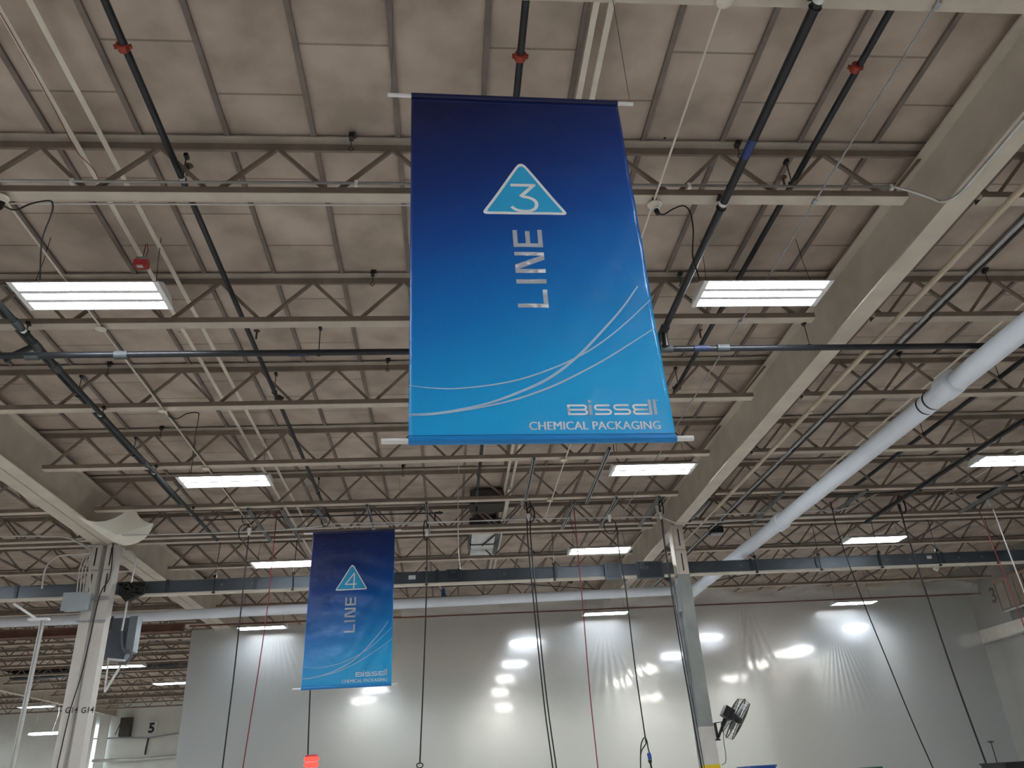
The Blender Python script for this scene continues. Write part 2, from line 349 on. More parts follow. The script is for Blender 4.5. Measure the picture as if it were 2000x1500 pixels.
MB().box((3.86, 12.9, zw), (4.06, 13.1, zc)).build('column_shaft', COLG, t)
MB().box((3.86, 12.9, zc), (4.06, 13.1, 3.83)).build('column_head', PAINT, t)
MB().box((3.855, 12.895, zy), (4.065, 13.105, zw)).build('white_sleeve', COLW, t)
MB().box((3.85, 12.89, FLOOR), (4.07, 13.11, zy)).build('yellow_guard', YEL, t)
bracket(t, 3.965, 12.9, 3.84, .16)
MB().box((3.80, 12.93, 2.4), (3.86, 12.96, 2.95)).box((3.80, 13.06, -1), (3.855, 13.09, 2.9)).build('side_channel', GALV, t)

# ---------------------------------------------------------------- light fixtures
def fixture(cx, cy, z, lab, glow=GLOW, nt=3, wdx=1.20, wdy=.43, grp='high bay fixtures', cable=True):
    t = thing('light_fixture', lab, 'light fixture', (cx, cy, z), grp)
    h = .07; x0, x1, y0, y1 = cx-wdx/2, cx+wdx/2, cy-wdy/2, cy+wdy/2
    mb = MB()
    # housing: tapered tray, open below
    b = [(x0, y0, z), (x1, y0, z), (x1, y1, z), (x0, y1, z)]; tp = [(x0, y0+.12, z+h), (x1, y0+.12, z+h), (x1, y1-.12, z+h), (x0, y1-.12, z+h)]
    mb.add(b+tp, [(4, 5, 6, 7), (0, 1, 5, 4), (1, 2, 6, 5), (2, 3, 7, 6), (3, 0, 4, 7)])
    mb.box((x0, y0, z-.006), (x0+.045, y1, z)).box((x1-.045, y0, z-.006), (x1, y1, z))
    mb.box((x0, y0, z-.004), (x1, y0+.014, z)).box((x0, y1-.014, z-.004), (x1, y1, z))
    mb.build('housing', WHITEM, t)
    lw = (wdy-.03)/nt
    for k in range(nt):
        yc = y0+.015+lw*(k+.5)
        MB().box((x0+.050, yc-lw/2+.014, z+.004), (x1-.050, yc+lw/2-.014, z+.012)).build('lit_tube_pair', glow, t)
        if k: MB().box((x0+.045, yc-lw/2-.022, z-.006), (x1-.045, yc-lw/2+.022, z+.014)).build('divider', WHITEM, t)
    if cable:
        for sx in (-.42, .42):
            MB().tube([(cx+sx*wdx, cy, z+h), (cx+sx*wdx*.95, cy+.01, z+.35), (cx+sx*wdx*.93, cy+.01, CEIL)], .003, 5).build('hanging_wire', BLACK, t)
    return t
FX = {}
near = [(-2.93, 5.86, 'lit three-tube fixture at the upper left, largest in the photo'), (2.93, 5.88, 'lit three-tube fixture right of the big banner beside the wide girder'),
        (-2.93, 10.38, 'lit fixture in the second row, left of the big banner foot'), (2.96, 10.35, 'lit fixture just below the big banner near the wide girder'),
        (8.4, 10.36, 'lit fixture cut by the right edge of the photo')]
for cx, cy, lb in near: FX[(cx, cy)] = fixture(cx, cy, 3.9, lb, nt=3 if cy < 7 else 2)
for cx, cy, lb in ((-2.93, 14.78, 'lit fixture tucked behind the left edge of the LINE 4 banner'), (2.93, 14.6, 'lit fixture above the dark busway right of the LINE 4 banner'), (8.33, 14.5, 'lit fixture above the dark busway at the right')):
    fixture(cx, cy, 3.9, lb, nt=2)
for (a, b, lb) in ((482, 575, 'small lit fixture left of the LINE 4 banner in front of the plastic sheet'), (1134, 1220, 'small lit fixture before the plastic sheet, middle of its three'), (1615, 1700, 'small lit fixture before the plastic sheet, rightmost of its three')):
    yy = {482: 1241, 1134: 1205, 1615: 1183}[a]
    p = at((a+b)/2, yy, z=3.42); fixture(p.x, min(p.y, 18.25), 3.42, lb, wdx=1.07, wdy=.34, nt=2)
# same fixtures on the same grid elsewhere in the hall (their light fills the room)
for cx in (-20, -14.2, -8.8, -2.93, 2.93, 8.4):
    for cy in (-7.6, -3.1, 1.4):
        t = fixture(cx, cy, 3.9, 'lit fixture of the grid overhead behind the camera', grp='high bay fixtures behind the camera')
for cx in (-20, -14.2, -8.8):
    for cy in (5.86, 10.38): t = fixture(cx, cy, 3.9, 'lit fixture of the grid beyond the left edge of the photo', grp='high bay fixtures beyond the left edge')
for cy in (5.86,): fixture(8.4, cy, 3.9, 'lit fixture of the grid beyond the right edge of the photo')
for cx, cy in ((-21, 16), (-21, 22), (-22, 28), (-22, 34), (-22, 38)): fixture(cx, cy, 3.9, 'lit fixture added outside the view to light the far hall', grp='added unseen far fixtures')  # extra unseen fixtures off the grid, added to brighten the far hall
for py in (1322, 1345, 1368, 1385):  # short unseen fixtures added behind the column to light the far wall
    p = at(169-(py-1322)*.16, py, z=3.9); fixture(p.x, p.y, 3.9, 'lit fixture added unseen behind the G14 column to light the far wall', wdx=.8, grp='added unseen far fixtures')
# far left fixtures
for px, py, z, wd, lb in ((240, 1302, 3.5, 1.15, 'small lit fixture beside the unit heater behind the G14 column'), (220, 1303, 3.42, .8, 'short lit fixture just behind the G14 column under the heater'),
                          (338, 1335, 3.5, 1.2, 'small distant lit fixture just left of the plastic sheet'), (71, 1381, 3.5, 1.2, 'small distant lit fixture left of the G14 column, upper one'),
                          (96, 1434, 2.6, 1.3, 'small distant lit fixture left of the G14 column, lower one')):
    p = at(px, py, z=z); f = min(1, 38/p.y); p = p*f; fixture(p.x, p.y, p.z, lb, wdx=wd*f if f < 1 else wd, wdy=.4, nt=2, grp='distant fixtures')
    top = Vector((p.x+.1, p.y, CHORD)); o = MB().tube([p+Vector((.1, 0, .1)), (p+top)/2+Vector((.15, 0, 0)), top], .012, 5).build('fixture_cord', GALVL)
    tag(o, 'pale cord above the ' + lb[6:], 'cord')

# ---------------------------------------------------------------- plastic sheet wall and what glows behind it
YC = 18.78
def curtain(x0, x1, zf, nx, nz, pleats, name, m, lab, y0=YC, amp=.02):
    vs, fs = [], []
    for i in range(nx+1):
        for j in range(nz+1):
            x = x0+(x1-x0)*i/nx; zt = zf(x); z = zt+(FLOOR+.02-zt)*j/nz
            d = amp*(math.sin(x*2.1+.6*math.sin(z))*.6+math.sin(x*5.3+z*.4)*.25)*min(1, (zt-z)*1.2)
            for (cx, cz, sp, n, a) in pleats:      # creases fanning down from a tie point
                r = math.hypot(x-cx, z-cz); ang = math.atan2(x-cx, cz-z)
                if abs(ang) < sp and r > .08: d += a*math.sin(ang*n)*math.exp(-((r-.9)/1.1)**2)*(1-(ang/sp)**2)
            vs.append((x, y0+d, z))
    for i in range(nx):
        for j in range(nz):
            a = i*(nz+1)+j; fs.append((a, a+1, a+nz+2, a+nz+1))
    mb = MB(); mb.add(vs, fs, True); o = mb.build(name, m); return tag(o, lab, 'plastic sheet')
PLM = plastic_mat('milky_polyethylene')
cxs = [at(540, 1220, y=YC), at(1180, 1200, y=YC), at(1450, 1165, y=YC), at(900, 1180, y=YC), at(1620, 1180, y=YC)]
pl = [(cxs[0].x, cxs[0].z+.2, .55, 56, .006), (cxs[1].x, cxs[1].z+.1, .75, 50, .0055), (cxs[2].x, cxs[2].z+.2, .40, 44, .006), (cxs[4].x, cxs[4].z-.2, .5, 80, .003)]
curtain(-5.66, 12.80, lambda x: 3.60+.012*x, 900, 110, pl, 'plastic_sheet', PLM, 'huge milky plastic sheet hanging as a wall across the hall')
# loose clear sheet above, tied to the joist
mb = MB(); vs = []; fs = []; nx = 150
for i in range(nx+1):
    x = -1.0+14.0*i/nx
    for j in range(5):
        z = 3.62+(.30+.05*math.sin(x*2.3)+.04*math.sin(x*5.1+1))*j/4; vs.append((x, 18.68+.05*math.sin(x*3+j)*j/4-.03*j/4, z))
for i in range(nx):
    for j in range(4): a = i*5+j; fs.append((a, a+1, a+6, a+5))
mb.add(vs, fs, True); o = mb.build('plastic_valance', clear_plastic('clear_film_valance', .55)); tag(o, 'crumpled clear plastic strip tied up along the top of the milky sheet', 'plastic sheet')
# clear sheet closing the right end
mb = MB(); vs = []; fs = []
for i in range(41):
    for j in range(41):
        u, vv = i/40, j/40; x = 12.78+.42*u-.06*math.sin(vv*3)*(1-u); y = 18.7-1.15*u; z = 4.0-(4.0-FLOOR-.02)*vv
        vs.append((x+.035*math.sin(9*u+4*vv), y+.04*math.sin(14*u+3*vv), z if vv > .01 else z-.15*math.sin(u*6)))
for i in range(40):
    for j in range(40): a = i*41+j; fs.append((a, a+1, a+42, a+41))
mb.add(vs, fs, True); o = mb.build('clear_sheet', clear_plastic('clear_film', .80)); tag(o, 'clear plastic sheet hanging in folds at the right end by the tan wall', 'plastic sheet')
# fixtures behind the sheet, where the light bends through it
def behind(px, py, z, ior=1.25):
    p = at(px, py, y=YC); d = p.normalized(); n = Vector((0, 1, 0)); cosi = d.y; s2 = (1-cosi*cosi)/ior**2
    dt = (d-n*cosi)/ior+n*math.sqrt(1-s2)
    return p+dt*((z-p.z)/dt.z)
spots = [(1028, 1256, 3.55, 0), (1008, 1297, 3.55, 0), (1385, 1243, 3.55, 0), (1317, 1280, 3.55, 0), (1680, 1224, 3.55, 0), (1572, 1267, 3.55, 0), (735, 1348, 3.5, 0),
         (990, 1326, 3.4, 1), (978, 1352, 3.3, 1), (1222, 1332, 3.4, 1), (1266, 1308, 3.4, 1), (1494, 1298, 3.4, 1), (1432, 1324, 3.4, 1), (715, 1368, 3.3, 1),
         (988, 1382, 2.6, 1), (1275, 1362, 2.8, 1), (1788, 1262, 3.3, 1)]  # last entry: lamp standing in for a glow off the right wall
for k, (px, py, z, wm) in enumerate(spots):
    p = behind(px, py, 3.9)
    if p.y > 39:
        q = at(px, py, y=YC); p = q+(p-q)*((39-q.y)/(p.y-q.y))
    p.x = min(p.x, 12.8)
    nm = 'blurred warm glow of a fixture' if wm else 'blurred white glow of a fixture'
    hx = ('left of centre' if px < 900 else 'near the centre' if px < 1100 else 'left of the grey column' if px < 1330 else 'right of the grey column' if px < 1600 else 'at the right')
    t = fixture(p.x, p.y, p.z, '%s behind the milky sheet, %s' % (nm, hx), GLOWW if wm else GLOW, nt=2, wdx=.85, wdy=.5 if not wm else .6, grp='fixtures glowing through the plastic, '+hx+(' warm' if wm else ' white'))
# pale machinery enclosures beyond the sheet
# ---------------------------------------------------------------- pipes
def pipe(name, pts, r, m, lab, cat='pipe', grp=None, n=12):
    t = thing(name, lab, cat, pts[0], grp); MB().tube(pts, r, n).build('pipe_run', m, t); return t
def couple(t, p, ax, r, m=REDC):
    p = Vector(p); a = Vector(ax); mb = MB()
    mb.prof(p-a*.028, a, [(0, r*1.1), (.004, r*1.5), (.052, r*1.5), (.056, r*1.1)], 14)
    s = a.cross(Vector((0, 0, 1))).normalized()
    for k in (-1, 1): mb.cbox(p+s*k*r*1.75, (r*.9, r*.9, r*.7)); mb.tube([p+s*k*r*1.7-Vector((0, 0, r)), p+s*k*r*1.7+Vector((0, 0, r))], r*.18, 6)
    mb.build('pipe_coupling', m, t)
def head(t, p, r=.022):
    p = Vector(p); MB().tube([p, p+Vector((0, 0, .09))], .010, 8).prof(p+Vector((0, 0, .085)), (0, 0, 1), [(0, .012), (.006, .03), (.012, .034), (.016, .006)], 14).build('sprinkler_head', mat('bronze_head', (.12, .09, .07), .5, .5), t)
def hanger(t, p, r, ztop):
    p = Vector(p); mb = MB(); ring = [p+Vector((math.cos(a)*(r+.004), 0, math.sin(a)*(r+.004))) for a in [2*PI*k/14 for k in range(15)]]
    mb.tube(ring, .005, 5).tube([p+Vector((0, 0, r)), (p.x, p.y, ztop)], .005, 5).cbox((p.x, p.y, ztop), (.03, .05, .03)); mb.build('pipe_hanger', BLACKM, t)
z2 = 4.2
t = pipe('sprinkler_pipe', [(-1.915, -2, z2), (-1.915, 12.9, z2)], .024, DARKPIPE, 'thin black sprinkler pipe running down the left side of the big banner')
couple(t, at(240, 91, z=z2), (0, 1, 0), .024); couple(t, at(545, 778, z=z2), (0, 1, 0), .024, mat('brown_coupling', (.07, .045, .04), .5))
for q in ((363, 343), (503, 662)): head(t, Vector((-1.87, at(*q, z=z2).y, z2)))
for y in (4.68, 8.24, 11.7): hanger(t, (-1.915, y+.07, z2), .024, 4.43)
MB().tube([(-1.915, 4.72, z2), (-1.915, 4.75, z2)], .026, 12).build('white_band', WHITEP, t)
t = pipe('sprinkler_pipe', [(.54, -2, z2), (.54, 12.9, z2)], .024, DARKPIPE, 'thin black sprinkler pipe disappearing behind the top of the big banner')
couple(t, at(1016, 110, z=z2), (0, 1, 0), .024); [hanger(t, (.54, y+.07, z2), .024, 4.43) for y in (4.68, 11.7)]
MB().box((.53, 12.6, 4.1), (.56, 12.63, 4.2)).build('bracket', BLACKM, t)
t = pipe('sprinkler_pipe', [(2.835, -2, z2), (2.835, at(1313, 765, z=z2).y, z2)], .024, DARKPIPE, 'thin black sprinkler pipe above the joists right of the big banner')
couple(t, at(1671, 132, z=z2), (0, 1, 0), .024); couple(t, (2.835, at(1318, 758, z=z2).y, z2), (0, 1, 0), .024, MATS['brown_coupling'])
for q in ((1534, 365), (1372, 660)): head(t, Vector((2.79, at(*q, z=z2).y, z2)))
for y in (4.68, 8.24): hanger(t, (2.835, y+.07, z2), .024, 4.43)
zf = 3.87
ytee = at(1300, 645, z=zf).y
t = pipe('sprinkler_pipe', [(2.157, -2, zf), (2.157, 7.15, zf)], .031, DARKPIPE, 'thick black sprinkler pipe hung below the joists right of the big banner')
for y in (2.93, 4.68): hanger(t, (2.157, y-.03, zf), .031, CHORD); MB().tube([(2.157, y-.10, zf), (2.157, y-.07, zf)], .0335, 12).build('white_band', WHITEP, t)
MB().prof((2.157, ytee-.07, zf), (0, 1, 0), [(0, .033), (.01, .043), (.15, .043), (.16, .033)]).build('tee_fitting', DARKPIPE, t)
MB().tube([(2.157, ytee, zf), (2.157, ytee+.02, 3.70)], .03, 12).build('drop_pipe', DARKPIPE, t)
MB().tube([(2.157, at(1474, 270, z=zf).y, zf), (2.157, at(1455, 305, z=zf).y, zf)], .0325, 12).build('blue_sticker', mat('blue_sticker', (.02, .05, .2), .4), t)
# cross main
zx = 3.70; yx = 6.53
t = pipe('sprinkler_main', [(-9.5, yx-.03, zx), (9.5, yx+.03, zx)], .030, DARKPIPE, 'straight black sprinkler main crossing the whole photo behind the banner')
for px in (228, 1410, 50, 1300): p = at(px, 682, z=zx); MB().prof((p.x-.06, yx, zx), (1, 0, 0), [(0, .030), (.006, .040), (.12, .040), (.126, .030)]).build('pipe_coupling', mat('grey_fitting', (.07, .08, .085), .6, .2), t)
for px in (620, 1580): p = at(px, 680, z=zx); hanger(t, (p.x, yx, zx), .03, CHORD)
for px, wd in ((560, .12), (1354, .10)):
    p = at(px, 682, z=zx); MB().tube([(p.x, yx, zx), (p.x+wd*1.5, yx, zx)], .0312, 12).build('pale_sticker', mat('dark_blue_label', (.02, .03, .09), .6), t)
# left pair
t = pipe('sprinkler_pipe', [(-3.72, -2, zf), (-3.70, 13.0, zf)], .027, mat('grey_black_pipe', (.028, .034, .040), .45, .3, var=.2), 'thick dark pipe hung below the joists at the left edge, lower of the left pair')
for y in (6.47, 8.24, 10.01, 11.7): hanger(t, (-3.71, y-.06, zf), .028, CHORD); MB().tube([(-3.71, y-.13, zf), (-3.71, y-.10, zf)], .029, 12).build('white_band', WHITEP, t)
for y in (6.25, 6.62, 7.05, 9.6): MB().prof((-3.715, y-.06, zf), (0, 1, 0), [(0, .027), (.008, .036), (.12, .036), (.128, .027)]).build('pipe_coupling', MATS['grey_fitting'], t)
MB().tube([(-3.715, 6.62, zf), (-3.9, 6.62, 3.76), (-3.95, 6.6, zx)], .027, 12).build('drop_pipe', DARKPIPE, t)
t = pipe('sprinkler_pipe', [(-4.08, -2, z2), (-4.08, 12.3, z2)], .024, DARKPIPE, 'thin black pipe above the joists at the left edge, upper of the left pair')
couple(t, (-4.08, 10.6, z2), (0, 1, 0), .024, MATS['brown_coupling']); [hanger(t, (-4.08, y+.07, z2), .024, 4.43) for y in (8.24, 10.01)]
t = pipe('branch_pipe', [(-9, 6.3, 3.86), (-4.0, 6.3, 3.86)], .022, DARKPIPE, 'short dark branch pipe entering at the left edge above the main')

# white duct pipes
zw_ = 3.54
t = thing('white_pipe', 'fat white pipe sloping across the right side of the photo', 'pipe', (5.6, 3, zw_))
MB().tube([(5.465, 0, zw_), (5.387, 5.8, zw_), (5.31, 16.93, zw_)], .110, 24).build('pipe_run', PIPEW, t)
for q in ((1862, 752), (1529, 1019)): p = at(*q, z=zw_); MB().prof((5.35, p.y-.12, zw_), (0, 1, 0), [(0, .115), (.02, .138), (.22, .138), (.24, .115)], 24).build('pipe_coupling', PIPEW, t)
for q in ((1800, 800), (1812, 790)):
    p = at(*q, z=zw_-.05); MB().tube([(5.365, p.y, zw_), (5.365, p.y+.012, zw_)], .112, 24).build('dotted_band', INK, t)
for q in ((1378, 1134),): p = at(*q, z=zw_); MB().tube([(5.325, p.y, zw_), (5.325, p.y+.02, zw_)], .112, 24).build('dotted_band', INK, t)
o = MB().tube([(-25, 16.93, 3.48), (-6, 17.05, 3.52), (5.1, 17.14, 3.645), (5.31, 17.08, 3.62), (5.315, 16.88, 3.56)], .101, 20).build('white_pipe', PIPEW); tag(o, 'long white pipe running level above the plastic sheet', 'pipe')
# beige and silver lines in the right bay
t = pipe('beige_pipe', [(4.46, 0, 3.87), (4.43, 12.2, 3.87)], .028, mat('beige_pipe_paint', (.55, .47, .37), .5), 'beige pipe just right of the wide girder')
MB().prof((4.44, at(1588, 800, z=3.87).y, 3.87), (0, 0, -1), [(0, .02), (.05, .02), (.06, .005)]).build('outlet_stub', MATS['beige_pipe_paint'], t)
MB().tube([(4.43, 12.2, 3.87), (4.43, 18, 3.9)], .018, 10).build('thin_run', PAINT, t)
for k, (dx, r, m, nm) in enumerate(((0, .016, GALV, 'grey conduit right of the beige pipe, left one of the pair'), (.06, .014, BLACKM, 'black conduit right of the beige pipe, right one of the pair'))):
    t = pipe('conduit', [(4.72+dx, 0, 3.86), (4.66+dx, 18, 3.86)], r, m, nm, 'conduit')
for x, z, r, y1, lab in ((6.9, 4.2, .026, 12.4, 'black pipe above the joists right of the fat white pipe'), (7.5, 3.87, .03, 13.2, 'black pipe below the joists nearest the right edge'), (9.6, 4.2, .024, 13, 'black pipe above the joists at the far right')):
    t = pipe('sprinkler_pipe', [(x, 0, z), (x, y1, z)], r, DARKPIPE, lab)
    for y in (8.24, 10.01): hanger(t, (x, y, z), r, 4.43 if z > 4 else CHORD)
for x, y1, lab in ((6.35, 12.2, 'cream bracing strip right of the fat white pipe, left one of the pair'), (6.6, 12.2, 'cream bracing strip right of the fat white pipe, right one of the pair'), (9.3, 18, 'cream bracing strip at the far right')):
    o = MB().box((x-.02, 2, 4.405), (x+.02, y1, 4.412)).build('bracing_strip', STRIP); tag(o, lab, 'bracing strip')

# conduits along the second joist
p1 = at(1748, 386, y=4.6)
t = pipe('conduit', [(-9, 4.60, 4.045), (p1.x, 4.60, 4.045)]+arc((p1.x, 4.60, 4.045), (p1.x+.1, 4.58, 4.02), (3.86, 4.55, 3.86))+arc((3.86, 4.55, 3.86), (3.93, 4.5, 3.80), (3.935, 4.3, 3.815))+[(3.935, 0, 3.815)], .011, GALVL, 'grey conduit strapped along the joist crossing above the bright fixtures', 'conduit')
for px, py in ((137, 370), (695, 378), (1350, 384), (1748, 386)): p = at(px, py, y=4.6); MB().cbox((p.x, 4.60, 4.04), (.025, .03, .045)).build('conduit_clip', WHITEP, t)
pipe('conduit', [(-3.13, 4.74, 3.955), (.9, 4.74, 3.955)], .006, GALVL, 'thin pale conduit under the lower edge of the same joist', 'conduit', n=6)
# conduits running away with junction discs
for x, lab, ys in ((-3.10, 'thin cream conduit feeding the left row of fixtures', (4.66, 6.47, 8.24, 10.01, 11.7)), (1.65, 'thin cream conduit running down right of the big banner', (2.93, 4.70, 10.01, 11.7)), (2.935, 'thin grey conduit right of the thick black pipe', ())):
    r = .009 if x != 2.935 else .007
    t = pipe('conduit', [(x-.02, 0, 3.955), (x+.03, 12.6, 3.955)], r, STRIP if x != 2.935 else GALV, lab, 'conduit', n=8)
    for y in ys: MB().prof((x, y, 3.95), (0, 0, -1), [(0, .045), (.012, .05), (.02, .03), (.024, .01)], 14).build('junction_box', STRIP, t)
    for y in (2.93, 4.68, 6.47): MB().cbox((x, y, 3.958), (.03, .05, .022)).build('clamp', GALV if x == 2.935 else BLACKM, t)
# feed cords with plugs of the fixtures
def cord(pts, lab, r=.006, m=BLACK, name='power_cord', z=None, cat='cord', grp=None, n=6):
    o = MB().tube(smooth(pts), r, 6).build(name, m); return tag(o, lab, cat, grp)
def cords(px, y, lab, **k): return cord([at(q[0], q[1], y=q[2] if len(q) > 2 else y) for q in px], lab, **k)
t = thing('plug', 'black plug hanging from the junction disc at the upper left edge', 'plug', at(2, 392, y=4.7)); MB().prof(at(3, 388, y=4.7), (0.1, 0, -1), [(0, .02), (.03, .028), (.08, .02), (.1, .008)]).build('plug_body', BLACK, t)
cords([(5, 402, 4.6), (30, 410, 4.55), (60, 398, 4.55), (95, 392, 4.58), (103, 400, 4.6), (100, 420, 4.7), (82, 472, 5.1), (78, 545, 5.65)], 5.0, 'black cord dropping to the largest fixture at the upper left')
cords([(328, 812, 8.15), (345, 818, 8.15), (365, 808, 8.15), (385, 806, 8.15), (388, 815, 8.2), (380, 860, 9.1), (373, 925, 10.2)], 9.9, 'black cord dropping to the second fixture at the left')
t = thing('plug', 'white and black plug under the joist right of the big banner', 'plug', at(1280, 402, y=4.72)); MB().prof(at(1279, 398, y=4.72), (0.05, 0, -1), [(0, .055), (.012, .055), (.02, .028), (.05, .028)]).build('socket', WHITEP, t)
MB().prof(at(1281, 410, y=4.72), (.3, 0, -1), [(0, .02), (.04, .018), (.05, .008)]).build('plug_body', BLACK, t)
cords([(1282, 412), (1295, 419), (1315, 408), (1335, 402), (1348, 415), (1354, 450), (1353, 500), (1366, 545)], 5.1, 'black cord looping down to the fixture right of the big banner')
cords([(1198, 868), (1200, 885), (1210, 904)], 10.1, 'short black cord above the fixture just below the big banner')

# ring hangers (beam clamp, rod and ring)
def ring_hanger(p, lab):
    t = thing('ring_hanger', lab, 'hanger', p, 'ring hangers on the joists')
    MB().cbox(p, (.035, .05, .035)).cbox(p+Vector((.01, 0, .02)), (.05, .06, .012)).build('beam_clamp', BLACKM, t)
    q = p+Vector((0, 0, -.10)); MB().tube([p, q], .004, 6).build('rod', BLACKM, t)
    MB().tube([q+Vector((math.sin(a)*.018, 0, -.018+math.cos(a)*.018)) for a in [2*PI*k/12 for k in range(13)]], .004, 5).build('ring', BLACKM, t)
for px, py, y, lab in ((686, 268, 4.57, 'black ring hanger on the nearest joist left of the big banner, highest of its column'), (728, 535, 6.37, 'black ring hanger left of the LINE lettering, second from the top'), (757, 705, 8.14, 'black ring hanger left of the banner swoosh, third from the top'),
                       (1440, 283, 4.57, 'black ring hanger behind the thick pipe at the upper right'), (1327, 538, 6.37, 'black ring hanger left of the right bright fixture'), (213, 712, 8.14, 'black ring hanger below the largest fixture'), (315, 837, 9.91, 'black ring hanger above the second left fixture'),
                       (1923, 530, 6.37, 'black ring hanger near the right edge above the fat white pipe'), (1756, 692, 8.14, 'black ring hanger left of the fat white pipe'), (1903, 630, 8.1, 'dark rod hanger above the main at the right edge'), (787, 912, 10.0, 'small ring hanger below the left end of the banner rod')):
    ring_hanger(at(px, py, y=y), lab)
# red alarm strobe
p = at(278, 505, y=5.1); p = Vector((-2.60, 5.05, 4.05)); p = at(278, 512, z=4.22)
t = thing('alarm_strobe', 'red fire alarm box hanging at the end of the cream strip', 'fire alarm', p)
MB().cbox(p+Vector((0, 0, .02)), (.10, .06, .035)).build('back_box', GALV, t); MB().cbox(p+Vector((0, -.01, -.03)), (.11, .075, .06)).build('red_housing', REDB, t)
MB().cbox(p+Vector((0, -.03, -.062)), (.05, .03, .018)).build('strobe_lens', WHITEP, t)
MB().tube([p+Vector((0, 0, .04)), (p.x+.0, p.y, 4.41)], .004, 6).tube([p+Vector((.02, 0, .04)), (p.x+.03, p.y, p.z+.12), (p.x+.01, p.y, p.z+.2)], .003, 6).build('feed_wire', REDCORD, t)
cord([at(a, b, z=4.40) for a, b in ((0, 25), (60, 130), (115, 230), (150, 296), (182, 330), (200, 368))], 'thin red wire running along the cream strip', r=.003, m=REDCORD, name='red_wire')

# ---------------------------------------------------------------- printed banners
def glyph_bar(mb, o, U, V, N, a, b, wd, d=.0008):
    a, b = Vector(a), Vector(b); t = (b-a).normalized(); n = Vector((-t.y, t.x))*wd/2
    mb.poly(o, U, V, N, [tuple(a-n), tuple(b-n), tuple(b+n), tuple(a+n)], d)
def stroke(mb, o, U, V, N, pts, wd, d=.0008, closed=False):
    """continuous flat ribbon along pts (2D), wd number or list"""
    P = [Vector(p) for p in pts]; m = len(P); W = wd if isinstance(wd, list) else [wd]*m; Lf, Rt = [], []
    for i in range(m):
        a = P[(i-1) % m] if closed or i else P[0]; b = P[(i+1) % m] if closed or i < m-1 else P[-1]
        t1 = (P[i]-a).normalized() if (P[i]-a).length > 1e-9 else (b-P[i]).normalized(); t2 = (b-P[i]).normalized() if (b-P[i]).length > 1e-9 else t1
        t = (t1+t2).normalized() if (t1+t2).length > .1 else t1; n = Vector((-t.y, t.x)); k = W[i]/2/max(.35, t.dot(t1)); Lf.append(P[i]+n*k); Rt.append(P[i]-n*k)
    vs = [o+U*p.x+V*p.y+N*d for p in Lf]+[o+U*p.x+V*p.y+N*d for p in Rt]
    fs = [(i, (i+1) % m, (i+1) % m+m, i+m) for i in range(m if closed else m-1)]
    mb.add(vs, fs)
def rounded(pts, r, n=6):
    out = []; m = len(pts)
    for i in range(m):
        p = Vector(pts[i]); a = (Vector(pts[i-1])-p).normalized(); b = (Vector(pts[(i+1) % m])-p).normalized()
        k = r[i] if isinstance(r, (list, tuple)) else r
        p0, p2 = p+a*k, p+b*k
        out += [tuple(p0*(1-t)**2+p*2*t*(1-t)+p2*t*t) for t in [j/n for j in range(n+1)]]
    return out
def soft(pts, r, n=4):
    out = [tuple(pts[0])]
    for i in range(1, len(pts)-1):
        p = Vector(pts[i]); a = (Vector(pts[i-1])-p); b = (Vector(pts[i+1])-p); p0 = p+a.normalized()*min(r, a.length*.5); p2 = p+b.normalized()*min(r, b.length*.5)
        out += [tuple(p0*(1-t)**2+p*2*t*(1-t)+p2*t*t) for t in [j/n for j in range(n+1)]]
    return out+[tuple(pts[-1])]
BW, BH = 1.0744, 1.975
